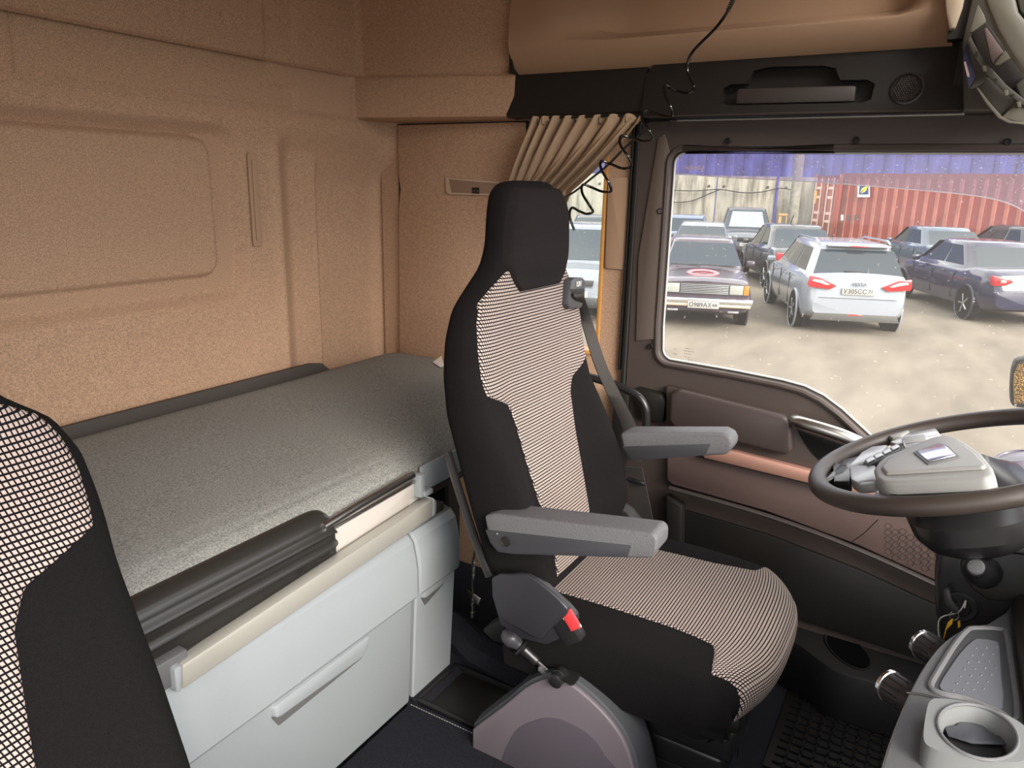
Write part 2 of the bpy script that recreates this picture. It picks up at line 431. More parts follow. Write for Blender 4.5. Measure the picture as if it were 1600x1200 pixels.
mb = MB(); mb.lathe(c, (-1, 0, .176), [(.036, 0), (.036, .004), (.032, .005), (.031, .002), (.001, .0025)], 28)
sp = mb.build('speaker_grille', BLKS, hdr, label='round speaker grille beside the roof grab handle')
mb = MB()
for i in range(-5, 6):
    for j in range(-6, 7):
        a, b = i*.0052+(j % 2)*.0026, j*.0045
        if math.hypot(a, b) < .027: mb.lathe(c+Vector((-.0026+b*.176, a, b)), (-1, 0, 0), [(.0021, 0), (.0019, .0012), (.0009, .0006)], 6)
mb.build('grille_mesh', DRK, sp)['kind'] = 'stuff'
mb = MB(); mb.lathe(X(1438, 85, hx(1.72)-.001), (-1, 0, 0), [(.003, 0), (.002, .001)], 10); mb.build('screw_hole', RUB, hdr)
mb = MB(); mb.tube([(hx(1.59)-.001, .79, 1.5885), (hx(1.59)-.002, .4, 1.588), (hx(1.59)-.001, .035, 1.5855)], .0022, 8); mb.build('edge_bead', DRK, hdr)

# ================================================================== DRIVER'S DOOR
XD = 2.085                                  # plane of the inner door trim
door = None
def arc(cy, cz, r, a0, a1, n=6): return [(cy+r*math.cos(math.radians(a0+(a1-a0)*k/n)), cz+r*math.sin(math.radians(a0+(a1-a0)*k/n))) for k in range(n+1)]
# window opening in (y,z): rear top corner, along the sill, the dip towards the mirror, front
OPEN = arc(.690, 1.468, .035, 90, 0, 6) + [(.722, 1.0)] + arc(.680, .935, .038, 0, -80, 6) + \
       [(.50, .892), (.36, .884), (.30, .876), (.25, .858), (.20, .828), (.15, .790), (.10, .752), (.05, .718), (.0, .69), (-.10, .672), (-.62, .66), (-.66, .70), (-.50, 1.46), (-.45, 1.497), (-.2, 1.500), (.3, 1.502)]
OUTER = arc(.785, 1.545, .035, 0, 90, 5) + [(-.3, 1.578), (-.55, 1.575), (-.76, .70), (-.76, .05), (.80, .05), (.812, .60), (.816, 1.1)]
def plate_with_hole(outer, inner, x0, x1, bev=0):
    b = bmesh.new()
    L = []
    for poly in (outer, inner):
        f = [b.verts.new((x0, y, z)) for y, z in poly]; k = [b.verts.new((x1, y, z)) for y, z in poly]; L.append((f, k))
        for i in range(len(poly)): b.faces.new((f[i], f[(i+1) % len(f)], k[(i+1) % len(f)], k[i]))
    for s in (0, 1):
        es = []
        for f in (L[0][s], L[1][s]):
            for i in range(len(f)):
                e = b.edges.get((f[i], f[(i+1) % len(f)])); es.append(e)
        bmesh.ops.triangle_fill(b, use_beauty=True, edges=es)
    bmesh.ops.recalc_face_normals(b, faces=b.faces)
    return b
mb = MB(); mb.merge(plate_with_hole(OUTER, OPEN, XD, XD+.05))
DOORM = mat('door_trim_plastic', (70, 60, 56), .45, bump=(1200, .0004))
door = struct('door_1', DOORM, mb, ang=35)
def grow(poly, d, c=None):
    P = [Vector(p) for p in poly]; n = len(P); o = []
    for i in range(n):
        t = (P[(i+1) % n]-P[i-1]).normalized(); o.append(P[i]+Vector((t.y, -t.x))*d)
    return o
# rolled lip round the opening
mb = MB(); mb.tube([Vector((XD-.001, y, z)) for y, z in grow(OPEN, -.006)], .009, 8, closed=True); mb.build('window_lip', DOORM, door)
mb = MB(); mb.tube([Vector((XD+.03, y, z)) for y, z in OPEN], .007, 8, closed=True); mb.build('window_seal', RUB, door)
mb = MB(); mb.tube([Vector((XD+.024, y, z)) for y, z in grow(OPEN, .006)], .003, 6, closed=True); mb.build('bright_seal_edge', mat('bright_seal', (215, 215, 210), .3), door)
# frame trim piece: moulded strip behind the opening, light on it put into a paler colour, with the parting line at z .955
st = [(.765, 1.535), (.745, 1.548), (.728, 1.50), (.728, .965), (.790, .950), (.800, 1.2)]
mb = MB(); mb.prism([Vector((XD, y, z)) for y, z in st], (-.006, 0, 0), .003); mb.build('frame_cover', mat('frame_cover_lit_plastic', (98, 87, 80), .42, bump=(1200, .0004)), door)
for (px, py) in ((1137, 220), (1338, 219), (1575, 222), (1031, 330), (1016, 541)):
    c = X(px, py, XD-.007)
    mb = MB(); mb.lathe(c+Vector((.006, 0, 0)), (-1, 0, 0), [(.0085, 0), (.0085, .007), (.0065, .008), (.006, .003), (.001, .003)], 16); mb.build('screw_cap', RUB, door)
# glass pane
mb = MB(); mb.prism([Vector((XD+.034, y, z)) for y, z in grow(OPEN, -.004)], (.004, 0, 0))
pane = mb.build('window_glass', glass('door_glass', (.97, .965, .95), .012, (95, .71, .35, .03)), door, flat=True)
ETCH = mat('etched_marks', (60, 56, 56), .7)
q = lambda px, py: X(px, py, XD+.030)
R_ = (0, -1, 0); U_ = (0, 0, 1)
for (px, py, s, t) in ((1055, 545, .010, 'I'), (1055, 553, .0045, 'SIGLA'), (1076, 545, .0038, 'TEMPERLITE  M'), (1076, 549, .0038, 'TRANSPARENT 43R'), (1074, 553, .0038, 'E6  43R  AS2'), (1074, 558, .004, 'M16  AS3'), (1078, 562, .004, 'DOT 24')):
    text(t, s, q(px, py), R_, U_, ETCH, pane, 'etched_mark', 0.0002)
# tinted wind deflector outside the pane
DEF = [X(px, py, XD+.075) for px, py in ((1050, 271), (1150, 278), (1280, 285), (1400, 294), (1500, 303), (1560, 313), (1600, 330), (1640, 360), (1680, 420))]
DEF = smooth_closed(DEF, 4, False)
tp = [Vector((XD+.052, DEF[-1].y-.02, 1.515)), Vector((XD+.052, .735, 1.515))]
mb = MB(); mb.prism([Vector((XD+.06, p.y, p.z)) for p in DEF]+[Vector((XD+.06, p.y, p.z)) for p in tp], (.003, 0, 0))
dfl = mb.build('wind_deflector', glass('smoked_acrylic', (.74, .70, .86), .02, (150, .68, .5, .07)), door, flat=True)
mb = MB(); mb.tube([Vector((XD+.0615, p.y, p.z)) for p in DEF], .0016, 6); mb.build('deflector_edge', mat('lit_acrylic_edge', (240, 238, 235), .25), dfl)
LTXT = mat('pink_white_print', (236, 205, 205), .6)
c = X(1085, 262, XD+.058); text('ClimAir', .017, c, (0, -1, .0), U_, LTXT, dfl, 'deflector_lettering', .0003, mirror=True, bold=.0004)
mb = MB(); mb.tube([X(1082+a*19, 247+b*13, XD+.0585) for a, b in [(math.cos(t), math.sin(t)) for t in np.linspace(PI*.9, PI*2.05, 16)]], .0007, 5); mb.build('deflector_emblem', LTXT, dfl)

# lower door trim: storage box, recess, chrome pull, bright strip, map-pocket panel
def poly_x(pts, x): return [X(px, py, x) for px, py in pts]
mb = MB()
bev_poly = [(1040, 603), (1240, 655), (1252, 662), (1290, 700), (1400, 735), (1480, 760), (1480, 800), (1290, 757), (1140, 722), (1040, 700)]
mb.prism(poly_x(bev_poly, XD-.03), (.035, 0, 0), .008); mb.build('armrest_panel', DOORM, door)
mb = MB()
box = [(1046, 616), (1060, 609), (1225, 650), (1236, 660), (1238, 706), (1228, 713), (1052, 668), (1044, 658)]
mb.prism(poly_x(box, XD-.062), (.035, 0, 0), .014, 4); mb.build('storage_lid', mat('door_storage_plastic', (66, 56, 54), .38, bump=(1200, .0004)), door)
mb = MB(); mb.prism(poly_x([(992, 606), (1034, 617), (1040, 628), (1036, 662), (1000, 655)], XD-.03), (.06, 0, 0), .008); mb.build('rear_cap', BLK, door)
# dished recess behind the pull
mb = MB(); c0 = X(1315, 712, XD-.032)
pts = [X(px, py, XD-.034) for px, py in ((1244, 668), (1262, 700), (1285, 722), (1330, 738), (1390, 752), (1440, 750), (1400, 712), (1330, 690), (1270, 674))]
mb.prism(smooth_closed(pts, 3), (.012, 0, 0), .003); mb.build('pull_recess', BLKS, door)
mb = MB(); P = [X(px, py, XD-d) for px, py, d in ((1238, 656, .040), (1252, 661, .068), (1285, 671, .078), (1320, 683, .078), (1352, 698, .068), (1395, 722, .036))]
P = smooth_closed(P, 5, False)
mb.tube(P, [.014]*2+[.021]*(len(P)-4)+[.014]*2, 14, sq=(.8, .9)); mb.build('door_pull', STEEL, door, label='brushed metal door pull')
mb = MB(); mb.prism(poly_x([(1090, 698), (1150, 706), (1290, 742), (1500, 795), (1500, 818), (1290, 762), (1100, 716)], XD-.050), (.03, 0, 0), .004)
mb.build('bright_strip', mat('copper_grey_strip', (196, 150, 134), .35, .4), door)
mb = MB(); mb.prism(poly_x([(1042, 702), (1290, 762), (1500, 816), (1500, 925), (1462, 908), (1340, 852), (1200, 800), (1050, 757), (1042, 750)], XD-.022), (.03, 0, 0), .005)
pk = mb.build('lower_panel', mat('warm_grey_panel', (98, 80, 76), .5, bump=(1200, .0004)), door)
mb = MB(); mb.tube([X(px, py, XD-.0225) for px, py in ((1372, 812), (1352, 832), (1330, 848))], .0012, 5); mb.build('panel_seam', BLK, pk)
mb = MB()          # hexagon pattern of the loudspeaker area
for i in range(9):
    for j in range(7):
        cx, cy = 1388+i*11.5, 822+j*10+(i % 2)*5+i*4.2
        if cx > 1470 or cy > 900-(1470-cx)*.35: continue
        ce = X(cx, cy, XD-.0226); r = .0085
        mb.tube([ce+Vector((0, r*math.cos(a), r*math.sin(a))) for a in [k*PI/3 for k in range(6)]], .0006, 4, closed=True)
mb.build('hexagon_pattern', DRK, pk)['kind'] = 'stuff'
mb = MB(); L = [X(px, py, XD-.035) for px, py in ((1046, 762), (1200, 806), (1340, 858), (1466, 915), (1560, 960))]
mb.tube(smooth_closed(L, 4, False), .0075, 10, sq=(1.3, .8)); mb.build('pocket_rim', DRK, door)
mb = MB(); mb.prism(poly_x([(1040, 775), (1066, 792), (1062, 1000), (1044, 1060)], XD-.04), (.04, 0, 0), .006); mb.build('pocket_end', BLK, door)
mb = MB(); mb.prism(poly_x([(1060, 795), (1200, 836), (1340, 890), (1470, 950), (1560, 990), (1560, 1120), (1460, 1040), (1240, 965), (1060, 960)], XD-.012), (.02, 0, 0), .004); mb.build('map_pocket', BLK, door)
# floor-side step tray with a round bottle well beside the door
mb = MB()
tr = [Z(px, py, .16) for px, py in ((1205, 955), (1345, 1000), (1500, 1060), (1520, 1110), (1440, 1085), (1375, 1068), (1300, 1045), (1250, 1008), (1200, 980))]
mb.prism(smooth_closed(tr, 2), (0, 0, -.16), .008)
sill = struct('trim_5', RUB, mb)
mb = MB(); ce = Z(1324, 1016, .161); u = Z(1362, 1040, .161)-ce; v = Z(1328, 996, .161)-ce
ell = [ce+u*math.cos(t)*1.0+v*math.sin(t) for t in np.linspace(0, 2*PI, 28, endpoint=False)]
mb.loft([ell, [p+Vector((0, 0, .003)) for p in ell], [ce+(p-ce)*.93+Vector((0, 0, .003)) for p in ell], [ce+(p-ce)*.90-Vector((0, 0, .0))  for p in ell]], cap=False); mb.build('bottle_well_rim', BLKS, sill)
mb = MB(); mb.prism([ce+(p-ce)*.93+Vector((0, 0, .0006)) for p in ell], (0, 0, .0006)); mb.build('bottle_well_shade', mat('hollow_shade', (8, 8, 8), .9, spec=.05), sill)  # flat black disc painted for the shade down in the well
# rubber seal strips and B pillar edge between door and wall
mb = MB()
mb.tube([(2.095, .826, z) for z in (1.575, 1.2, .9, .5, .1)], .011, 10); mb.tube([(2.10, .845, z) for z in (1.595, 1.2, .85)], .006, 8)
struct('trim_6', RUB, mb)
mb = MB(); mb.bx(2.10, 2.16, .74, .86, 1.575, 1.62); mb.bx(2.04, 2.17, -.08, .06, 1.586, 1.76); struct('trim_11', BLK, mb)
mb = MB(); mb.bx(2.0, 2.17, -.02, .085, 1.73, 2.25); struct('trim_12', BLK, mb)
mb = MB(); mb.bx(2.07, 2.17, .795, .850, -.0, .80, .01); mb.bx(2.09, 2.17, .812, .835, .8, 1.59, .004); struct('trim_7', BLK, mb)
# ================================================================== BUNK
mb = MB()
MATT = mat('bunk_fabric', (132, 132, 129), .95, grain=(300, .30), bump=(300, .0012), spec=.12)
def bunk_pt(a, b):
    x = -.50+2.595*a
    prof = [(1.735, .70), (1.742, .76), (1.735, .792), (1.70, .801), (1.60, .803), (1.45, .803), (1.30, .803), (1.18, .803), (1.10, .801), (1.055, .796), (1.025, .786), (1.0, .772), (.988, .757), (.984, .735), (.985, .70)]
    t = b*(len(prof)-1); i = min(int(t), len(prof)-2); f = t-i
    y = prof[i][0]*(1-f)+prof[i+1][0]*f; z = prof[i][1]*(1-f)+prof[i+1][1]*f
    if z > .79: z += .0012*math.sin(y*230+3*math.sin(x*7))*sm(1.5, 1.05, y)*0 + .003*math.sin(x*5)*math.sin(y*7)
    e = 1-sm(2.03, 2.095, x); z -= .03*(1-e)*(z > .74)
    return Vector((x, y, z))
mb.grid(bunk_pt, 90, 56)
mb.bx(-.5, 2.09, .985, 1.735, .70, .72)
bmesh.ops.recalc_face_normals(mb.bm, faces=mb.bm.faces)
tag(mb.build('bunk_mattress', MATT), 'dark grey fabric bunk mattress along the beige back wall', 'mattress')
t = thing('bunk_support', 'pale grey metal bunk frame under the mattress edge behind the driver seat', 'bed frame', (1.3, .99, .66))
mb = MB(); mb.bx(-.5, 2.10, .995, 1.74, .675, .698); mb.build('support_board', DRK, t)
mb = MB(); mb.bx(1.255, 2.10, .972, .983, .708, .772, .006); mb.build('frame_rail', LGT, t)
mb = MB(); a = Y(522, 868, .972); b = Y(655, 768, .972)
mb.prism([Y(518, 820, .975), Y(648, 752, .975), Y(654, 757, .975), Y(655, 790, .975), Y(520, 880, .975)], (0, .012, 0), .003)
ap = mb.build('apron_panel', mat('off_white_plastic', (184, 178, 172), .45), t)
mb = MB(); mb.lathe(Y(643, 786, .9745), (0, -1, 0), [(.011, 0), (.011, .001), (.009, .0012)], 20); mb.build('plug', PALE, ap)
mb = MB(); mb.tube([Y(505, 824, .968), Y(560, 790, .968), Y(645, 742, .968)], .0085, 12); mb.tube([Y(505, 834, .972), Y(648, 752, .972)], .004, 8); mb.build('steel_bar', STEEL, t)
mb = MB(); mb.box(Y(653, 757, .970), (.018, .03, .055), .003); mb.box(Y(664, 768, .962), (.03, .025, .012), .002); mb.build('corner_clip', LGT, t)
# black guard wrapped over the mattress front edge
mb = MB()
gp = [(1.012, .776), (.998, .778), (.984, .774), (.972, .765), (.967, .752), (.966, .745), (.960, .741), (.958, .735), (.965, .729), (.965, .715), (.959, .710), (.957, .703), (.964, .697), (.964, .64), (.972, .64), (.975, .745), (.985, .765), (1.012, .771)]
rg = []
for x, k in [(.30, 0), (.60, 0), (.90, 0), (.93, 0), (.945, .02), (.956, .06), (.963, .13), (.967, .3)]:
    cz = .725; rg.append([Vector((x, y, (cz+(z-cz)*(1-k)) if z < .79 or True else z)) for y, z in gp])
mb.loft(rg); g = mb.build('bunk_guard', mat('guard_plastic', (44, 42, 40), .28), None, ang=50)
tag(g, 'glossy black ribbed plastic guard clipped over the bunk front edge', 'guard')
mb = MB(); mb.lathe(Y(473, 898, .9635), (0, -1, 0), [(.009, 0), (.009, .0008), (.0078, .001), (.0075, .0003)], 20); mb.build('moulded_ring', BLKS, g)
# pale rail in front of the cabinets
t = thing('bunk_rail', 'long pale aluminium rail running below the bunk guard', 'rail', (1.0, .94, .60))
mb = MB()
mb.prism([Y(285, 1040, .935), Y(680, 778, .935), Y(680, 806, .935), Y(285, 1080, .935)], (0, .030, 0), .006)
mb.build('rail_profile', mat('satin_aluminium', (176, 174, 166), .38, .3), t)
mb = MB(); mb.prism([Y(272, 1046, .934), Y(286, 1038, .934), Y(286, 1082, .934), Y(276, 1083, .934)], (0, .032, 0), .005); mb.build('end_cap', LGT, t)
mb = MB(); mb.prism([Y(678, 778, .933), Y(683, 783, .933), Y(682, 802, .933), Y(677, 808, .933)], (0, .045, 0), .003); mb.build('end_cap', LGT, t)
mb = MB(); mb.box(Y(256, 1048, .96), (.07, .03, .05), .005); mb.build('bracket', MID, t)
mb = MB(); mb.bx(-.2, 1.32, .955, .985, .645, .668, .004); mb.build('backing', DRK, t)
# trim strip between mattress and wall
mb = MB()
mb.prism([Vector((x, 1.742, z)) for x, z in ((-.5, .79), (-.5, .830), (1.56, .830), (1.66, .829), (1.71, .820), (1.745, .79))], (0, -.014, 0), .0015)
tag(mb.build('wall_strip', mat('strip_board', (62, 56, 52), .6)), 'black plastic strip between the bunk and the back wall', 'strip')

# ---- cabinets below the bunk
def cabinet(x0, x1, label, hpts, end):
    t = thing('storage_cabinet', label, 'cabinet', ((x0+x1)/2, 1.2, .185), 'grey storage cabinets under the bunk')
    prof = [(1.05, .634), (.985, .636), (.965, .632), (.950, .615), (.942, .58), (.938, .55), (.938, .485), (.942, .478), (.952, .476), (.956, .474), (.968, .19), (1.05, .19)]
    mb = MB(); rg = []
    for x, k in ((x0, .006), (x0+.004, .001), (x0+.01, 0), (x1-.02*end-.01, 0), (x1-.004-.012*end, .001+.006*end), (x1, .006+.016*end)):
        rg.append([Vector((x, y+k*(y < 1), z-k*.6*(z > .5))) for y, z in prof[:9]]+[Vector((x, 1.05, .476))])
    mb.loft(rg); mb.build('lid', LGT, t, ang=28)
    mb = MB(); rg = []
    for x, k in ((x0+.002, .004), (x0+.006, 0), (x1-.01-.015*end, 0), (x1-.002-.008*end, .004+.01*end)):
        rg.append([Vector((x, y+k, z)) for y, z in ((.954, .475), (.968, .19), (.975, .185))]+[Vector((x, 1.7, .185)), Vector((x, 1.7, .475))])
    mb.loft(rg); mb.build('body', LGT, t, ang=28)
    mb = MB(); P = [Y(px, py, .950) for px, py in hpts]
    mb.prism([p+Vector((0, .02, 0)) for p in P], (0, -.026, 0), .004, scale=.93); h = mb.build('handle', LGT, t)
    Q = [P[0]*.96+P[-1]*.04, P[1]*.96+P[-2]*.04]
    mb = MB(); lo = [P[3]+Vector((0, .0, -.001)), P[4 if len(P) > 5 else 0]+Vector((0, 0, -.001))]
    a, b = P[-1], P[3 if len(P) > 4 else 2]
    mb.prism([a+Vector((.004, .0, 0)), b+Vector((-.004, 0, 0)), b+Vector((-.02, .004, -.028)), a+Vector((.02, .004, -.028))], (0, .004, 0)); mb.build('grip_shade', MID, t)  # darker plate stands for the shade in the hollow under the handle
    return t
cabinet(.25, 1.196, 'wide light grey cabinet with chamfered lid under the bunk rail', [(422, 1108), (430, 1099), (580, 987), (577, 1004), (568, 1024), (432, 1122), (424, 1125)], 0)
cabinet(1.203, 1.385, 'narrow light grey cabinet beside the black gap behind the driver seat', [(658, 920), (662, 913), (703, 879), (702, 893), (698, 906), (664, 934), (658, 936)], 1)
mb = MB(); mb.bx(1.40, 2.1, 1.45, 1.48, .0, .68); mb.bx(1.386, 1.40, 1.0, 1.46, .0, .68); o = mb.build('locker_recess', RUB); o['kind'] = 'structure'; o.name = 'trim_8'

# ---- floor: stitched mats, tray, console
def stitches(path, parent, z, step=.0075):
    mb = MB(); acc = 0
    for a, b in zip(path[:-1], path[1:]):
        a, b = Vector(a), Vector(b); L = (b-a).length; n = max(1, int(L/step)); d = (b-a)/n
        for i in range(n): p = a+d*(i+.15); mb.tube([p, p+d*.6], .0011, 4)
    o = mb.build('stitching', mat('grey_thread', (150, 150, 148), .9), parent); o['kind'] = 'stuff'; return o
mb = MB()
e0, e1 = Z(636, 1092, .186), Z(905, 1216, .186)
pl = [e0, e1, Vector((1.15, .15, .186)), Vector((-.4, .15, .186)), Vector((-.4, .95, .186)), Vector((e0.x-.02, .965, .186))]
mb.prism(pl, (0, 0, -.009), .002)
m1 = tag(mb.build('floor_mat', CARPET), 'black carpet mat with grey stitched edge below the wide cabinet', 'mat')
of = Vector((-.012, 0, .001)); stitches([e0+of+Vector((0, -.02, 0)), e1+of], m1, .187)
mb = MB(); mb.bx(1.2, 1.36, -.02, .40, 0, .165, .01); mb.build('seat_plinth', CARPET, floor)
mb = MB(); c = [Z(px, py, .175) for px, py in ((1022, 1230), (1036, 1175), (1050, 1157), (1066, 1152), (1112, 1163), (1150, 1172), (1160, 1230))]
mb.prism(c, (0, 0, -.010), .002); m2 = tag(mb.build('floor_mat', CARPET), 'small black mat with rounded stitched corner beside the seat base', 'mat')
q = [Z(px, py, .1765) for px, py in ((1031, 1225), (1044, 1178), (1055, 1164), (1068, 1159), (1110, 1169))]; stitches(q, m2, .17)
# shallow black tray between mat and raised carpet
t = thing('floor_tray', 'shallow black plastic tray on the floor between the mat and the carpeted step', 'tray', (1.3, .85, .16))
mb = MB(); mb.bx(1.215, 1.385, .66, .965, .155, .166, .004); mb.build('tray_base', BLK, t)
mb = MB(); mb.bx(1.208, 1.222, .66, .965, .155, .184, .004); mb.bx(1.376, 1.388, .66, .965, .155, .18, .004); mb.bx(1.21, 1.385, .955, .970, .155, .184, .004); mb.build('tray_rim', BLKS, t)
# brake console
t = thing('brake_console', 'grey humped brake lever console beside the driver seat', 'console', (1.25, .58, .175))
np_ = [(738, 1140), (790, 1101), (820, 1076), (845, 1064), (868, 1061), (888, 1068), (910, 1084), (940, 1112), (965, 1143), (980, 1172), (990, 1205), (1000, 1250)]
N = smooth_closed([X(px, py, 1.150) for px, py in np_], 3, False)
fl = [Vector((1.150, N[-1].y, .18)), Vector((1.150, N[0].y, .18))]
mb = MB(); mb.prism(N+fl, (.012, 0, 0), .004, 3); sp_ = mb.build('side_panel', mat('mauve_grey_plastic', (112, 104, 110), .42, bump=(1200, .0003)), t)
mb = MB()          # storage hollow in the side, its shade painted as a darker flat patch
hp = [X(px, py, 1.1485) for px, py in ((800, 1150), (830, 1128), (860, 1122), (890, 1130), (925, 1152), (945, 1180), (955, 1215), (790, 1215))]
mb.prism(smooth_closed(hp, 3), (.003, 0, 0), .001); mb.build('side_hollow_shade', mat('mauve_grey_shade', (86, 80, 88), .5), sp_)
mb = MB(); rg = []
for i, p in enumerate(N):
    o = Vector((0, 0, .0)); t_ = (N[min(i+1, len(N)-1)]-N[max(i-1, 0)]).normalized(); nn = Vector((0, -t_.z, t_.y)); nn = nn if nn.z > 0 else -nn
    hi = nn*.006
    rg.append([p+Vector((.010, 0, 0))+hi*0, p+Vector((.014, 0, 0))+hi, p+Vector((.05, 0, 0))+hi*1.6, p+Vector((.086, 0, 0))+hi, p+Vector((.095, 0, 0))-nn*.006, Vector((p.x+.10, p.y, .16)), Vector((p.x+.01, p.y, .16))])
mb.loft(rg); mb.build('top_cover', mat('console_top', (74, 76, 80), .38, bump=(1200, .0003)), t)
mb = MB(); pts = [Z(px, py, .456) for px, py in ((866, 1036), (880, 1026), (900, 1033), (906, 1043), (890, 1070), (876, 1068), (868, 1058))]
i0 = sum(pts, Vector())/len(pts)
NS = sorted((p.y, p.z) for p in N); cz = lambda y: float(np.interp(y, [a for a, _ in NS], [b for _, b in NS]))
mb.prism([Vector((p.x+.012, p.y-.004, cz(p.y-.004)+.0125)) for p in smooth_closed(pts, 3)], (0, 0, -.004), 0); mb.build('lever_slot', RUB, t)
mb = MB(); c = Z(873, 1054, .456); c.z = cz(c.y)+.006; mb.lathe(c-Vector((.020, 0, 0)), (1, 0, 0), [(.010, 0), (.015, .003), (.015, .014), (.013, .015), (.013, .019), (.015, .020), (.015, .036), (.010, .04)], 20); mb.build('lever_pivot', BLKS, t)
mb = MB(); P0 = X(853, 1046, 1.18); P1 = X(806, 1003, 1.17); d = (P1-P0)
mb.tube([P0-d*.1, P0+d*.35], .0055, 10); mb.lathe(P0+d*.28, d, [(.0095, 0), (.011, .002), (.0115, .03), (.0125, .036), (.010, .04), (.010, .05)], 16)
lv = mb.build('lever_rod', BLKS, t)
mb = MB(); mb.lathe(P0+d*.76, d, [(.012, 0), (.018, .001), (.0195, .004), (.018, .007), (.012, .008)], 20); mb.build('lever_collar', BLKS, lv)
mb = MB(); dn = d.normalized(); K = P0+d*.86
mb.lathe(K, dn, [(.012, 0), (.013, .004), (.015, .010), (.0195, .018), (.020, .026), (.0165, .036), (.011, .043), (.002, .047)], 14); mb.build('lever_knob', mat('knob_grey', (62, 62, 66), .35), lv)
mb = MB()
for s in (0, .16, .32): mb.box(P0+d*(-.05+s*.5)+Vector((-.008, 0, 0)), (.012, .008, .010), .002)
mb.build('linkage', MID, t)
# cable with spring sleeve in the dark gap
t = thing('cable_assembly', 'metal sleeved cable with small bracket in the dark gap behind the seat', 'cable', X(738, 968, 1.45))
mb = MB(); A = [X(px, py, 1.45) for px, py in ((744, 845), (740, 875), (738, 905), (739, 935), (738, 965))]; mb.tube(smooth_closed(A, 4, False), .0028, 8); mb.build('cable', STEEL, t)
mb = MB(); n = 14; a, b = A[1], A[2]
mb.tube([a.lerp(b, i/120)+Vector((0, math.cos(i/120*n*2*PI), math.sin(i/120*n*2*PI)*.2))*.0055 for i in range(121)], .0014, 5); mb.build('spring_sleeve', STEEL, t)
mb = MB(); mb.box(A[3]+Vector((.0, 0, .003)), (.004, .045, .022), .001, Matrix.Rotation(.3, 3, 'X')); mb.build('bracket', STEEL, t)
mb = MB()
for i, (r, f) in enumerate(((.006, .1), (.0075, .3), (.005, .5), (.007, .75), (.005, .95))): mb.lathe(A[3].lerp(A[4], f)-Vector((0, 0, .004)), (0, 0, 1), [(r, 0), (r, .008)], 8)
mb.build('fitting', STEEL, t)
# ================================================================== SEATS
def ip(z, tab, k):
    return float(np.interp(z, [r[0] for r in tab], [r[k] for r in tab]))
BT = [  # z, half width, front y (centre), half thickness, bolster depth
    (.52, .200, .640, .050, .010), (.58, .225, .640, .052, .035), (.66, .243, .652, .055, .070), (.75, .250, .680, .055, .075), (.85, .252, .712, .054, .060),
    (.95, .254, .738, .057, .030), (1.03, .254, .748, .056, .015), (1.10, .246, .753, .054, .010), (1.16, .224, .757, .050, .006), (1.20, .182, .760, .046, .003),
    (1.235, .146, .760, .043, 0), (1.28, .133, .758, .042, 0), (1.34, .128, .758, .042, 0), (1.375, .120, .762, .040, 0), (1.395, .102, .770, .034, 0), (1.406, .085, .780, .022, 0), (1.409, .05, .787, .010, 0)]
NE = 3.0
def smt(z, k):
    return (ip(z-.012, BT, k)+2*ip(z, BT, k)+ip(z+.012, BT, k))/4 if z < 1.38 else ip(z, BT, k)
def bol(u, z): return smt(z, 4)*sm(.45, .92, abs(u))*(1-.5*sm(.93, 1.0, abs(u)))
def sh(z): return .014*sm(1.15, 1.28, z)
def back_front(cx, x, z, off=0):
    w = smt(z, 1); u = max(-.995, min(.995, x/w)); t = smt(z, 3)
    return Vector((cx+x+sh(z), smt(z, 2)+t-t*(1-abs(u)**NE)**(1/NE)-bol(u, z)-off, z))
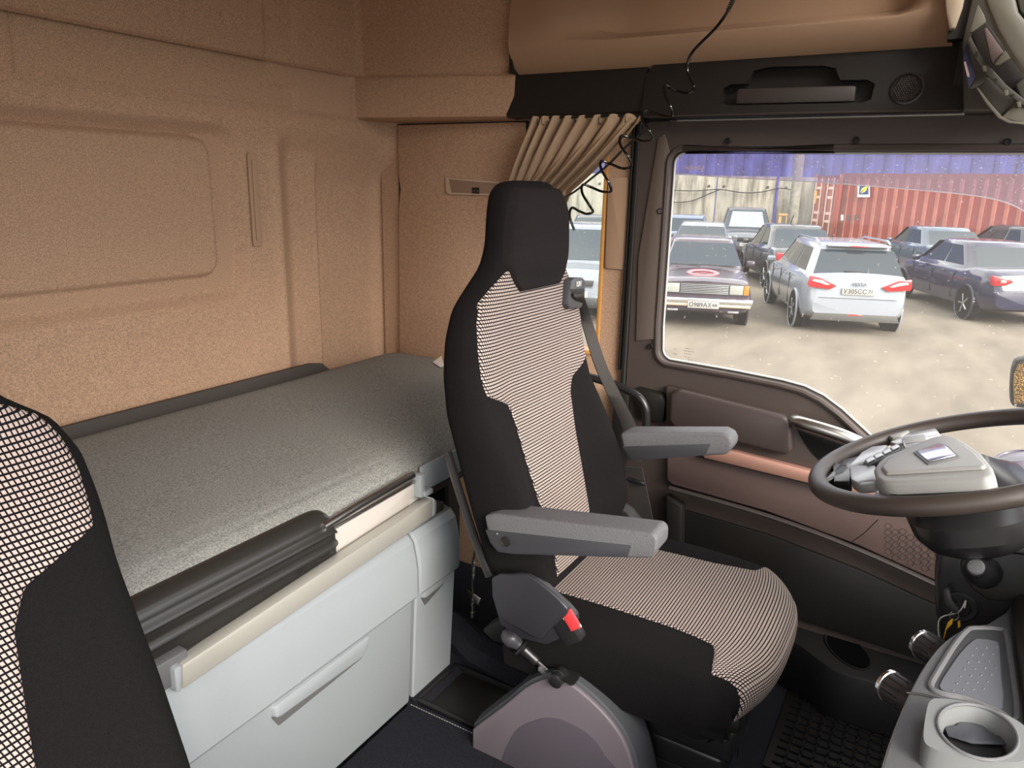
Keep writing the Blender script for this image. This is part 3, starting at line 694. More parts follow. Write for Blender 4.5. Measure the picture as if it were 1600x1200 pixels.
def make_seat(cx, label, arms=True):
    g = 'truck seats'
    t = thing('truck_seat', label, 'seat', (cx, .45, .0), 'air suspended truck seats')
    # backrest shell
    mb = MB(); rg = []
    zs = list(np.linspace(.52, 1.37, 62))+[1.38, 1.39, 1.398, 1.404, 1.408, 1.409]
    for z in zs:
        w, yf, th = smt(z, 1), smt(z, 2), smt(z, 3); r = []
        for k in range(64):
            a = 2*PI*k/64; c, s_ = math.cos(a), math.sin(a)
            x = w*math.copysign(abs(c)**(2/NE), c); yo = th*math.copysign(abs(s_)**(2/NE), s_)
            y = yf+th+yo-(bol(x/w, z)*sm(.2, -.2, s_))
            r.append(Vector((cx+x+sh(z), y, z)))
        rg.append(r)
    mb.loft(rg); back = mb.build('backrest', BFAB, t, ang=80)
    # woven centre panel
    xb = [(.57, .085), (.66, .095), (.75, .108), (.85, .122), (.93, .132), (.965, .150), (.99, .205), (1.0, .226), (1.03, .230), (1.09, .229), (1.14, .220), (1.175, .205), (1.20, .172), (1.225, .135), (1.245, .10)]
    X0 = [r[0] for r in xb]
    mb = MB(); zz = np.linspace(.57, 1.244, 120); arcl = [0]
    zm = (lambda z: z) if arms else (lambda z: float(np.interp(z, [.60, .99, 1.205, 1.45], [.60, 1.035, 1.184, 1.40])))
    for a, b in zip(zz[:-1], zz[1:]): arcl.append(arcl[-1]+math.hypot(zm(b)-zm(a), smt(b, 2)-smt(a, 2)))
    def fp(a, b):
        z = float(zz[int(round(b*119))]); h = float(np.interp(z, X0, [r[1] for r in xb])); x = h*(2*a-1)
        e = 1 if .0 < a < 1 and 0 < b < 1 else -.5
        return back_front(cx, x, z, .0035*e)
    def fu(a, b):
        i = int(round(b*119)); z = float(zz[i]); h = float(np.interp(z, X0, [r[1] for r in xb])); return (h*(2*a-1), arcl[i])
    mb.grid(fp, 60, 119, fu); mb.build('woven_panel', CHECK, back, ang=80)
    # headrest pad
    pb = [(1.185, .082), (1.21, .110), (1.245, .132), (1.27, .131), (1.32, .126), (1.36, .118), (1.385, .104), (1.398, .085)]
    def hp(a, b):
        z = 1.185+.213*b; h = float(np.interp(z, [r[0] for r in pb], [r[1] for r in pb])); x = h*(2*a-1); w = smt(z, 1)
        e = 1 if .0 < a < 1 and 0 < b < 1 else -.5
        p = back_front(cx, max(-w*.985, min(w*.985, x)), z, .0); 
        p.y -= e*(.012+.014*(1-(2*a-1)**4)*sm(0, .3, b)*sm(1.05, .7, b)); return p
    mb = MB(); mb.grid(hp, 40, 40); mb.build('headrest_pad', mat('headrest_cloth', (33, 30, 30), .93, grain=(900, .3), bump=(900, .001), spec=.12), back, ang=80)
    if not arms:
        for o_ in (back, *[c_ for c_ in bpy.data.objects if c_.parent == back]):
            for v_ in o_.data.vertices: v_.co.z = zm(v_.co.z)
    # cushion
    kx = cx+.04; W = .243
    pr = smooth_closed([(.205, .425), (.182, .445), (.168, .48), (.170, .512), (.185, .535), (.215, .550), (.28, .558), (.40, .556), (.55, .552), (.70, .545)], 5, False)
    def cush(a, v, off=0):
        i = min(int(v*(len(pr)-1)), len(pr)-2); f = v*(len(pr)-1)-i; y, z = pr[i].lerp(pr[i+1], f)
        u = max(-1, min(1, a)); wy = W-.03*sm(.24, .165, y)
        y += .045*abs(u)**4*sm(.40, .17, y)+.012*abs(u)**2*sm(.35, .17, y)
        z += .010*sm(.55, .85, abs(u))*sm(.25, .45, y) - .026*abs(u)**10
        x = kx+wy*u
        if abs(a) > 1: k = (abs(a)-1)/.3; z = z+(.400-z)*k; x += math.copysign(.010*math.sin(k*PI), u)
        if off:
            nv = Vector((0, -1, .2)) if v < .35 else Vector((0, 0, 1)); nv = nv.lerp(Vector((0, 0, 1)), sm(.25, .55, v))
            return Vector((x, y, z))+nv.normalized()*off
        return Vector((x, y, z))
    mb = MB(); mb.grid(lambda a, b: cush(-1.3+2.6*a, b), 78, 45)
    mb.bx(kx-W, kx+W, .23, .70, .415, .43)
    cu = mb.build('seat_cushion', BFAB, t, ang=80)
    hb = lambda v: float(np.interp(v, [0, .06, .12, .50, .585, .62, .66, .75, 1.0], [.70, .86, .965, .975, .965, .88, .70, .64, .60]))
    ln = [0]
    for a, b in zip(pr[:-1], pr[1:]): ln.append(ln[-1]+(b-a).length)
    def cu_uv(a, b): return ((2*a-1)*hb(.04+.93*b)*W, float(np.interp((.04+.93*b)*(len(pr)-1), range(len(ln)), ln)))
    def cp(a, b):
        e = .003 if 0 < a < 1 and 0 < b < 1 else -.003
        v = .04+.93*b; return cush((2*a-1)*hb(v), v, e)
    mb = MB(); mb.grid(cp, 50, 110, cu_uv); mb.build('woven_panel', CHECK, cu, ang=80)
    # pan, bellows and base
    mb = MB(); mb.bx(kx-.17, kx+.235, .215, .70, .375, .428, .015); mb.build('seat_pan', BLK, t)
    mb = MB()
    for z0, z1, k in ((.30, .372, 0), (.235, .305, .012), (.19, .24, .028)): mb.bx(kx-.165+k, kx+.21-k, .225+k, .66, z0, z1, .016, 3)
    mb.build('bellows', BLKS, t)
    mb = MB(); mb.bx(kx-.135, kx+.19, .27, .64, .0, .19, .01); mb.build('base', BLK, t)
    for q in (-.16, .20): mb = MB(); mb.bx(kx+q, kx+q+.025, .24, .70, .372, .384, .002); mb.build('slide_rail', STEEL, t)
    mb = MB(); mb.box((kx+.248, .23, .40), (.02, .05, .035), .006); mb.box((kx+.245, .30, .385), (.02, .06, .03), .005); mb.build('adjuster_paddle', BLK, t)
    # back shell rim and recliner cover
    x0 = cx-.262 if arms else cx-.25; PX = cx-1.39
    mb = MB(); e = [(X if arms else X)(px, py, x0+.03) for px, py in ((699, 705), (712, 750), (728, 800), (745, 850), (765, 900))]
    if arms: mb.tube(smooth_closed(e, 3, False), .009, 8); mb.build('shell_edge', BLKS, t)
    else: mb.bm.free()
    mb = MB(); sx = x0+.028
    rc = [(.740, .600), (.725, .628), (.640, .634), (.600, .622), (.545, .573), (.520, .545), (.545, .50), (.60, .475), (.70, .49), (.735, .53)]
    mb.prism([p+Vector((.006+PX, 0, 0)) for p in smooth_closed([X(px, py, 1.12) for px, py in ((770, 902), (800, 896), (828, 897), (860, 920), (888, 948), (884, 962), (856, 986), (846, 998), (815, 982), (780, 960))], 2)], (-.012, 0, 0), .004, 3); mb.prism(smooth_closed([X(px, py, 1.145)+Vector((PX, 0, 0)) for px, py in ((785, 905), (840, 900), (875, 925), (905, 955), (900, 975), (860, 1000), (790, 970))], 2), (-.02, 0, 0), .004); cov = mb.build('recliner_cover', mat('recliner_plastic', (44, 43, 48), .36), t)
    mb = MB(); mb.prism([(cx+.215, y, z) for y, z in rc], (.04, 0, 0), .010, 3); mb.build('recliner_cover', BLK, t)
    mb = MB(); mb.lathe(X(857, 1010, 1.249)+Vector((PX, 0, 0)), (-1, 0, 0), [(.009, 0), (.009, .004), (.006, .005), (.005, .003)], 14); mb.build('bolt', DRK, t)
    mb = MB(); mb.prism([X(px, py, 1.25)+Vector((PX, 0, 0)) for px, py in ((752, 985), (800, 955), (860, 985), (930, 1000), (930, 1030), (850, 1022), (770, 1003))], (.05, 0, 0), .006); mb.build('side_bracket', RUB, t)
    if not arms: return t
    # buckle
    mb = MB(); bc = X(893, 972, x0+.0); rt = Matrix.Rotation(math.radians(-38), 3, 'X')
    mb.box(bc+Vector((.008, .016, -.012)), (.030, .044, .080), .006, rt); bu = mb.build('belt_buckle', BLKS, t)
    mb = MB(); mb.box(X(892, 969, x0-.008)+Vector((.001, 0, 0)), (.006, .026, .040), .002, rt); mb.build('release_button', mat('red_button', (214, 62, 66), .4), bu, label='red belt release button')
    mb = MB(); a = X(883, 952, x0-.007); b = X(908, 979, x0-.007); mb.tube([a, b], .0022, 6); mb.tube([X(877, 962, x0-.007), a], .0018, 6); mb.tube([X(877, 962, x0-.007), X(897, 985, x0-.007), b], .0018, 6); mb.build('buckle_rim', STEEL, bu)
    # armrests
    GA = mat('armrest_foam', (96, 96, 99), .6, grain=(500, .12), bump=(420, .0010)); GB = mat('armrest_cover', (58, 58, 62), .45, bump=(900, .0004))
    xa = 1.120
    for side, xx, wd, top, low, disc in (
        (0, xa, .062, ((756, 806), (775, 803), (1020, 833), (1027, 842), (1026, 862), (1016, 873), (985, 873), (800, 867), (776, 864), (764, 848)),
         ((758, 828), (986, 853), (980, 871), (800, 866), (777, 862), (765, 846)), (790, 846)),
        (1, 1.625, .060, ((968, 678), (980, 675), (1128, 676), (1140, 682), (1144, 692), (1143, 702), (1134, 711), (1100, 713), (985, 721), (974, 705)),
         ((972, 698), (1110, 694), (1102, 712), (988, 720), (978, 707)), None)):
        mb = MB(); mb.prism([X(px, py, xx) for px, py in top], (wd, 0, 0), .0075, 4); ar = mb.build('armrest', GA, t, label='left hand armrest' if side else 'near armrest with round adjuster')
        mb = MB(); mb.prism([X(px, py, xx-.002) for px, py in low], (.03, 0, 0), .0015); mb.build('lower_cover', GB, ar)
        if disc:
            c = X(*disc, xx-.002); mb = MB(); mb.lathe(c, (-1, 0, 0), [(.0105, 0), (.0105, .0015), (.009, .002), (.0085, .001)], 24); mb.build('adjuster', BLK, ar)
            mb = MB(); mb.lathe(X(777, 834, xx-.002), (-1, 0, 0), [(.0015, 0), (.0012, .001)], 8); mb.build('pin_mark', PALE, ar)
        mb = MB(); mb.lathe((xx+wd-.002, .72, .70) if side == 0 else (xx+.002, .71, .74), (1, 0, 0) if side == 0 else (-1, 0, 0), [(.022, 0), (.022, .03)], 18); mb.build('pivot', BLK, ar)
    # belt guide and strap
    yg = .738
    mb = MB(); gp = [(893, 438), (898, 434), (911, 434), (915, 439), (914, 470), (908, 482), (890, 482), (888, 476)]
    mb.prism([Y(px, py, yg) for px, py in gp], (0, .02, 0), .003); bg_ = mb.build('belt_guide', mat('belt_guide_plastic', (66, 66, 70), .4), t)
    mb = MB(); mb.prism([Y(px, py, yg-.001) for px, py in ((892, 452), (913, 451), (912, 462), (893, 463))], (0, .003, 0), .0005); mb.build('slot', RUB, bg_)
    text('ISRI', .017, Y(904.5, 444, yg-.0012), (1, 0, 0), (0, 0, 1), mat('pale_print', (190, 190, 186), .5), bg_, bold=.0003)
    STR = mat('belt_webbing', (62, 58, 56), .8, bump=(900, .0005))
    def ribbon(P, W_, n_, th=.0018):
        P = smooth_closed(P, 6, False); m_ = MB(); rg_ = []
        for i, p in enumerate(P):
            k = i/(len(P)-1); w_ = Vector(W_[0]).lerp(Vector(W_[1]), k); nn = Vector(n_).normalized()*th
            rg_.append([p-w_+nn, p+w_+nn, p+w_-nn, p-w_-nn])
        m_.loft(rg_); return m_
    m_ = ribbon([Y(902, 457, yg-.004), Y(905, 465, yg-.012), X(915, 497, 1.665), X(938, 570, 1.70), X(962, 622, 1.74), X(983, 668, 1.79), X(990, 720, 1.80)], ((.013, -.004, 0), (.008, -.020, 0)), (-.5, -.8, .1))
    m_.build('belt_strap', STR, t, ang=60)
    m_ = ribbon([X(990, 730, 1.80), X(1000, 775, 1.81), X(1010, 825, 1.82)], ((0, -.024, .004), (0, -.024, .004)), (-1, 0, 0)); m_.build('belt_strap', STR, t)
    mb = MB(); mb.box(X(993, 752, 1.79), (.012, .055, .010), .003, Matrix.Rotation(.1, 3, 'X')); mb.build('strap_keeper', BLKS, t)
    mb = MB(); mb.tube([X(px, py, 1.80) for px, py in ((968, 800), (972, 790), (980, 785), (985, 800), (983, 815))], .006, 8); mb.build('hose', BLKS, t)
    return t
make_seat(1.39, 'black driver seat with woven grey centre panels, armrests and belt beside the door', True)
make_seat(PSX, 'black passenger seat back with woven panel close at the lower left corner', False)
# curved black grab bar low beside the door
t = thing('side_bar', 'curved black tubular bar behind the driver seat next to the door', 'bar', X(975, 640, 1.98))
mb = MB(); P = [X(px, py, 1.98) for px, py in ((918, 588), (945, 596), (975, 607), (998, 620), (1008, 636), (1010, 655), (1009, 690))]
mb.tube(smooth_closed(P, 4, False), .0125, 12); mb.build('bar', BLKS, t)
mb = MB(); mb.lathe(X(1009, 690, 1.98)-Vector((0, 0, .05)), (0, 0, 1), [(.02, 0), (.02, .04), (.014, .055)], 14); mb.build('foot_mount', BLK, t)
# ================================================================== STEERING WHEEL AND DASH
WC = Vector((1.40, -.061, .972)); TT = math.radians(20.5)
WU = Vector((1, 0, 0)); WW = Vector((0, -math.cos(TT), math.sin(TT))); WN = Vector((0, math.sin(TT), math.cos(TT)))
def wp(u, v, h=0): return WC+WU*u+WW*v+WN*h
def wpx(px, py, h=0, mirror=False):
    p = atp(px, py, WC+WN*h, WN)-WC; u, v = p.dot(WU), p.dot(WW); return wp(-u if mirror else u, v, h)
t = thing('steering_wheel', 'large black four spoke steering wheel with grey hub in front of the driver seat', 'steering wheel', WC)
mb = MB()
P = []; rr_ = []
for k in range(96):
    a = 2*PI*k/96; P.append(wp(.229*math.cos(a), .229*math.sin(a))); 
    d = min(abs((math.degrees(a)-c+180) % 360-180) for c in (58, 122))
    rr_.append(.0158+.003*math.exp(-(d/12)**2))
mb.tube(P, rr_, 18, closed=True, sq=(1.05, 1)); mb.build('rim', mat('wheel_leather', (58, 50, 46), .38, bump=(1500, .0003)), t)
HG = mat('hub_grey', (148, 148, 145), .42, bump=(1400, .0003)); SILV = mat('spoke_silver', (178, 180, 182), .32, .3)
hub = [(1365, 735), (1372, 724), (1383, 716), (1425, 698), (1455, 686), (1479, 681), (1500, 687), (1533, 709), (1551, 731), (1556, 745), (1540, 750), (1400, 757), (1378, 756), (1368, 748)]
hp_ = [wpx(px, py, .030) for px, py in hub]
mb = MB(); mb.prism([p-WN*.048+(p-WC)*.0 for p in hp_], WN*.052, .010, 4); hb_ = mb.build('hub', HG, t)
top = [(1376, 735), (1385, 723), (1428, 703), (1457, 691), (1479, 687), (1498, 692), (1526, 711), (1544, 731), (1538, 735), (1402, 743), (1384, 744)]
mb = MB(); mb.prism([wpx(px, py, .034) for px, py in top], WN*.006, .004, 3, scale=.96); mb.build('hub_cushion', HG, hb_)
mb = MB(); em = [wpx(px, py, .040) for px, py in ((1427, 708), (1468, 693), (1482, 698), (1500, 715), (1450, 727))]
mb.prism(em, WN*.002, .001); e1 = mb.build('emblem_frame', MID, hb_)
c = sum(em, Vector())/5; mb = MB(); mb.prism([c+(p-c)*.82+WN*.002 for p in em], WN*.0012, .0005); mb.build('emblem', CHROME, hb_)
for mir in (False, True):
    q = lambda pts, h: [wpx(px, py, h, mir) for px, py in pts]
    mb = MB(); mb.prism(q([(1300, 722), (1326, 725), (1330, 733), (1328, 752), (1302, 752)], .004), -WN*.02, .004); mb.build('spoke_root', BLKS, t)
    mb = MB(); mb.prism(q([(1326, 726), (1368, 726), (1370, 750), (1340, 754), (1329, 747)], .010), -WN*.022, .004); mb.build('spoke_cover', SILV, t)
# button bars above and below the hub
def bar(pts, name, n, m):
    mb = MB(); P = [wpx(px, py, .014) for px, py in pts]; mb.prism(P, -WN*.014, .003); b = mb.build(name, SILV if n == 1 else BLKS, t)
    for k in range(n):
        a0, a1 = (k+.08)/n, (k+.92)/n; L = lambda f: P[0].lerp(P[1], f); H = lambda f: P[3].lerp(P[2], f)
        mb = MB(); mb.prism([L(a0).lerp(H(a0), .15)+WN*.0005, L(a1).lerp(H(a1), .15)+WN*.0005, L(a1).lerp(H(a1), .85)+WN*.0005, L(a0).lerp(H(a0), .85)+WN*.0005], WN*.002, .0006); mb.build('button', m, b)
bar([(1388, 774), (1545, 768), (1556, 757), (1396, 763)], 'lower_button_bar', 4, HG)
bar([(1356, 726), (1408, 699), (1402, 694), (1350, 718)], 'button_bar', 4, SILV)
bar([(1412, 697), (1452, 690), (1446, 678), (1408, 684)], 'switch_pad', 1, HG)
mb = MB(); mb.prism([wpx(px, py, .008) for px, py in ((1350, 779), (1366, 770), (1385, 768), (1396, 777), (1390, 782), (1352, 784))], -WN*.012, .003); mb.build('lower_spoke', HG, t)
mb = MB(); mb.prism([wpx(px, py, .008, True) for px, py in ((1350, 779), (1366, 770), (1385, 768), (1396, 777), (1390, 782), (1352, 784))], -WN*.012, .003); mb.build('lower_spoke', HG, t)
mb = MB(); mb.prism([wpx(px, py, .004) for px, py in ((1390, 690), (1416, 676), (1462, 668), (1470, 679), (1440, 684), (1405, 694))], -WN*.014, .003); mb.build('upper_spoke', SILV, t)
mb = MB(); mb.prism([wpx(px, py, .004, True) for px, py in ((1390, 690), (1416, 676), (1462, 668), (1470, 679), (1440, 684), (1405, 694))], -WN*.014, .003); mb.build('upper_spoke', SILV, t)
# column housing under the wheel
t = thing('steering_column', 'black steering column housing with ignition and round switch below the wheel', 'column', (1.40, -.10, .55))
def ring(h, a, b, cu=0, cv=0, n=32): return [wp(cu+a*math.copysign(abs(math.cos(q))**.75, math.cos(q)), cv+b*math.copysign(abs(math.sin(q))**.75, math.sin(q)), h) for q in [2*PI*k/n for k in range(n)]]
mb = MB(); mb.loft([ring(-.012, .05, .04), ring(-.030, .085, .06), ring(-.045, .115, .085), ring(-.075, .142, .10), ring(-.105, .140, .095), ring(-.13, .118, .08), ring(-.145, .09, .062)])
mb.build('column_shroud', BLKS, t)
mb = MB(); mb.loft([ring(-.12, .055, .05, .02, .02, 20), ring(-.20, .055, .055, .02, .04, 20), ring(-.32, .06, .07, .02, .09, 20), ring(-.46, .06, .08, .02, .16, 20)]); mb.build('column_tube', BLK, t)
XC = 1.345
mb = MB(); mb.prism([X(px, py, XC) for px, py in ((1464, 862), (1500, 856), (1640, 848), (1660, 960), (1560, 1010), (1530, 1035), (1500, 1040), (1478, 1030), (1462, 960), (1460, 900))], (.09, 0, 0), .010, 3); mb.build('side_cover', BLKS, t)
mb = MB(); mb.prism(smooth_closed([X(px, py, XC-.006) for px, py in ((1500, 880), (1520, 868), (1580, 864), (1640, 880), (1650, 930), (1560, 940), (1535, 932), (1510, 910))], 2), (.02, 0, 0), .004, 3); mb.build('switch_plate', BLK, t)
c = X(1536, 893, XC-.008); ax = (X(1524, 885, XC-.045)-c)
mb = MB(); mb.lathe(c, ax, [(.027, -.006), (.027, .004), (.024, .016), (.019, .030), (.015, .036), (.015, .042)], 28); kn = mb.build('rotary_switch', BLKS, t)
mb = MB(); mb.lathe(c+ax.normalized()*.040, ax, [(.0125, 0), (.013, .003), (.011, .006), (.006, .007)], 24); mb.build('switch_cap', MID, kn)
c = X(1500, 948, XC-.001)
mb = MB(); mb.lathe(c, (-1, 0, 0), [(.026, -.004), (.027, .002), (.024, .005), (.017, .004), (.015, -.002), (.001, -.002)], 28); mb.build('ignition_ring', RUB, t)
# key with tags, a thing of its own
t = thing('ignition_key', 'black ignition key with small yellow tags hanging from the steering column', 'key', c)
mb = MB(); mb.prism([X(px, py, XC-.030) for px, py in ((1473, 925), (1483, 920), (1488, 940), (1500, 955), (1492, 961), (1476, 946))], (.012, 0, 0), .003); mb.build('key_head', RUB, t)
mb = MB(); mb.tube([X(1484, 942, XC-.02), c+Vector((.004, 0, 0))], .003, 8); mb.build('key_shaft', STEEL, t)
mb = MB(); mb.tube([X(1491+7*math.cos(a), 962+7*math.sin(a), XC-.024) for a in np.linspace(0, 2*PI, 18, endpoint=False)], .0008, 6, closed=True); mb.build('key_ring', STEEL, t)
YEL = mat('yellow_tag', (232, 176, 32), .4)
for pts in (((1481, 973), (1489, 966), (1488, 975), (1479, 984), (1475, 999), (1474, 998), (1477, 984)), ((1496, 972), (1500, 970), (1501, 979), (1497, 982))):
    mb = MB(); mb.prism([X(px, py, XC-.026) for px, py in pts], (.002, 0, 0), .0005); mb.build('tag', YEL, t)
mb = MB(); mb.tube(smooth_closed([X(px, py, XC-.02) for px, py in ((1507, 950), (1509, 938), (1498, 956), (1470, 965), (1466, 985), (1470, 1006))], 4, False), .0011, 6); mb.build('cord', PALE, t)

# ---- centre dash with tray and cup holder
t = thing('centre_dash', 'grey centre dash with sunken tray and cup holder at the lower right', 'dashboard', (1.15, -.25, .45))
ZD = .75
out = [(1545, 974), (1520, 977), (1497, 987), (1470, 1008), (1446, 1038), (1424, 1076), (1404, 1120), (1386, 1168), (1372, 1215), (1362, 1260), (1760, 1300), (1760, 905), (1602, 915), (1575, 955)]
O = smooth_closed([Z(px, py, ZD) for px, py in out[:10]], 3, False)+[Z(px, py, ZD) for px, py in out[10:]]
cc = sum(O, Vector())/len(O)
mb = MB(); rg = []
for dz, k in ((0, .965), (-.001, .985), (-.006, .996), (-.016, 1.0), (-.05, .992), (-.10, .97), (-.22, .93), (-.40, .90)):
    rg.append([cc+(p-cc)*k+Vector((0, 0, dz)) for p in O])
mb.loft(rg); mb.build('dash_body', mat('dash_grey', (150, 150, 142), .36, bump=(1200, .0003)), t, ang=60)
mb = MB()
L = [cc+(p-cc)*.955+Vector((0, 0, -.002)) for p in O]; mb.prism(L, (0, 0, .0045), .002); mb.build('dash_top', mat('dash_top_grey', (94, 94, 96), .45, bump=(1200, .0004)), t)
zt = ZD+.0035
def onz(pts, z): return [Z(px, py, z) for px, py in pts]
# raised rim round the tray, then the dimpled floor
rim = onz([(1454, 1074), (1462, 1055), (1476, 1032), (1490, 1010), (1508, 988), (1522, 982), (1562, 984), (1572, 992), (1578, 1030), (1588, 1122), (1560, 1112), (1510, 1092), (1470, 1084)], zt)
mb = MB(); mb.tube(smooth_closed(rim, 3), .0045, 8, closed=True); tr_ = mb.build('tray_rim', MID, t)
mb = MB(); mb.prism(smooth_closed(rim, 2), (0, 0, .0008)); mb.build('tray_wall', mat('tray_dark', (60, 61, 64), .5), t)
flo = onz([(1468, 1072), (1482, 1048), (1500, 1022), (1520, 1002), (1532, 999), (1556, 1003), (1561, 1012), (1564, 1060), (1566, 1108), (1530, 1098), (1480, 1082)], zt+.0012)
mb = MB(); mb.prism(smooth_closed(flo, 2), (0, 0, .001)); mb.build('tray_floor', mat('tray_floor_grey', (92, 94, 100), .5), t)
mb = MB()
for i in range(5):
    for j in range(7):
        x, y = 1485+i*16+j*6-12, 1080-j*11-i*1
        if 1010 < y < 1096 and 1482+(1080-y)*.55 < x < 1560: mb.lathe(Z(x, y, zt+.0022), (0, 0, 1), [(.0016, 0), (.0006, .0012)], 6)
mb.build('tray_dimples', MID, t)['kind'] = 'stuff'
mb = MB(); mb.tube(onz([(1416, 1082), (1440, 1085), (1500, 1100), (1580, 1132), (1660, 1160)], zt+.0005), .0015, 6); mb.build('seam', BLK, t)
# cup holder
CH = zt+.03
ch = onz([(1449, 1105), (1455, 1094), (1466, 1091), (1510, 1096), (1550, 1108), (1590, 1126), (1612, 1150), (1604, 1186), (1560, 1190), (1500, 1182), (1455, 1168), (1443, 1150)], CH)
chs = smooth_closed(ch, 3); hc = Z(1527, 1142, CH); hu = Z(1591, 1160, CH)-hc
hv = (Z(1532, 1104, CH)-hc)
hole = [hc+hu*math.cos(a)+hv*math.sin(a) for a in np.linspace(0, 2*PI, 36, endpoint=False)]
b = bmesh.new()
fo = [b.verts.new(p) for p in chs]; fi = [b.verts.new(p) for p in hole]
es = [b.edges.new((fo[i], fo[(i+1) % len(fo)])) for i in range(len(fo))]+[b.edges.new((fi[i], fi[(i+1) % len(fi)])) for i in range(len(fi))]
bmesh.ops.triangle_fill(b, use_beauty=True, edges=es)
lo = [b.verts.new(p-Vector((0, 0, .065))) for p in chs]; li = [b.verts.new(hc+(p-hc)*.84-Vector((0, 0, .0275))) for p in hole]
for A, B in ((fo, lo), (fi, li)):
    for i in range(len(A)): b.faces.new((A[i], A[(i+1) % len(A)], B[(i+1) % len(A)], B[i]))
bmesh.ops.recalc_face_normals(b, faces=b.faces)
mb = MB(); mb.merge(b); cup = mb.build('cup_holder', LGT if False else mat('cup_grey', (112, 114, 114), .38), t, ang=40)
mb = MB(); mb.prism([hc+(p-hc)*.87-Vector((0, 0, .0275)) for p in hole], (0, 0, .0006)); mb.build('cup_well_shade', mat('cup_shade', (10, 10, 12), .8), cup)  # black disc paints the shade at the bottom of a deeper well
mb = MB(); mb.tube([p+Vector((0, 0, .0005)) for p in hole], .0022, 8, closed=True); mb.build('cup_ring', MID, cup)
w3 = [(Z(px, py, CH-.020)) for px, py in ((1476, 1134), (1495, 1132), (1506, 1116), (1524, 1118), (1532, 1130), (1552, 1148), (1570, 1150), (1574, 1162), (1520, 1160), (1482, 1148))]
mb = MB(); mb.prism([p-Vector((0, 0, .003)) for p in w3], (0, 0, .002), .0006); mb.build('cup_gripper', mat('grip_grey', (66, 68, 74), .3), cup)
# rotary knobs on the face of the dash
for k, (px, py) in enumerate(((1452, 1018), (1404, 1086))):
    root = Z(px+22, py+10, ZD-.03); tip = Z(px-12, py-2, ZD-.045); d = tip-root; d.z *= .3
    mb = MB(); prof = [(.016, -.012), (.021, 0), (.0225, .014), (.0225, .034), (.021, .042), (.016, .044)]
    mb.lathe(root, d, prof, 24); kb = mb.build('rotary_knob', mat('knob_dark', (46, 42, 42), .35), t)
    u = d.normalized(); o_ = u.orthogonal().normalized(); v_ = u.cross(o_)
    mb = MB(); mb.lathe(root+u*.038, d, [(.0222, 0), (.0234, .001), (.0234, .006), (.0215, .0072), (.016, .0072)], 24); mb.build('knob_ring', CHROME, kb)
    mb = MB()
    for j in range(14):
        a = 2*PI*j/14; q0 = root+(o_*math.cos(a)+v_*math.sin(a))*.0224; mb.tube([q0+u*.008, q0+u*.034], .0014, 5)
    mb.build('knob_ribs', BLKS, kb)['kind'] = 'stuff'
# upper dash beyond the tray and pod right of the wheel
mb = MB(); mb.prism(onz([(1578, 960), (1592, 935), (1700, 900), (1760, 1100), (1700, 1190), (1604, 1150), (1590, 1050)], ZD), (0, 0, .03), .01, 3); mb.build('upper_step', BLK, t)
tp = thing('instrument_pod', 'grey instrument pod edge with round stalk cap right of the steering wheel', 'dashboard', (1.45, -.33, .75))
mb = MB(); mb.prism([atp(px, py, (1.40, -.30, .95), (0, .5, .85)) for px, py in ((1546, 736), (1562, 722), (1640, 712), (1720, 712), (1720, 900), (1600, 840), (1560, 780))], (0, -.02, -.12), .008, 3); mb.build('pod_body', mat('pod_grey', (128, 126, 118), .4), tp)
c = atp(1588, 708, (1.40, -.26, .97), WN)
mb = MB(); mb.lathe(c-WN*.03, WN, [(.026, 0), (.036, .006), (.040, .016), (.040, .022), (.036, .026), (.030, .0265), (.029, .024), (.016, .0265), (.001, .027)], 32); mb.build('stalk_cap', mat('lavender_grey_plastic', (132, 126, 140), .3), tp)
# door mirror outside the glass
t = thing('wing_mirror', 'golden lit raindrop covered wing mirror outside the door glass', 'mirror', (2.62, -.30, .80))
mb = MB(); mb.prism(smooth_closed([X(px, py, 2.62) for px, py in ((1579, 590), (1584, 568), (1600, 560), (1700, 558), (1700, 640), (1600, 638), (1582, 634), (1578, 620))], 2), (.05, 0, 0), .008); mb.build('housing', RUB, t)
mb = MB(); mb.prism([X(px, py, 2.618) for px, py in ((1583, 590), (1590, 570), (1602, 565), (1690, 566), (1690, 632), (1584, 630))], (.001, 0, 0)); mb.build('mirror_glass', mat('gold_lit_wet_mirror', (156, 124, 76), .25, .9, grain=(260, .35), bump=(260, .003)), t)  # gold sun glow put into the glass colour; grain and bump are raindrops
mb = MB(); mb.tube([(2.64, -.30, .78), (2.60, -.30, .60), (2.2, -.45, .55)], .015, 8); mb.build('mirror_arm', RUB, t)
# rubber floor mat with raised grid, and pedals plate
t = thing('rubber_mat', 'black rubber footwell mat with raised grid below the dash', 'mat', (1.80, .05, 0))
mb = MB(); mb.bx(1.66, 2.05, -.30, .22, 0, .006, .002); mb.build('mat_sheet', BLK, t)
mb = MB()
for i in range(12): mb.bx(1.68+i*.03, 1.686+i*.03, -.28, .20, .006, .013)
for j in range(16): mb.bx(1.67, 2.03, -.28+j*.03, -.274+j*.03, .006, .013)
mb.build('raised_grid', BLKS, t)['kind'] = 'stuff'
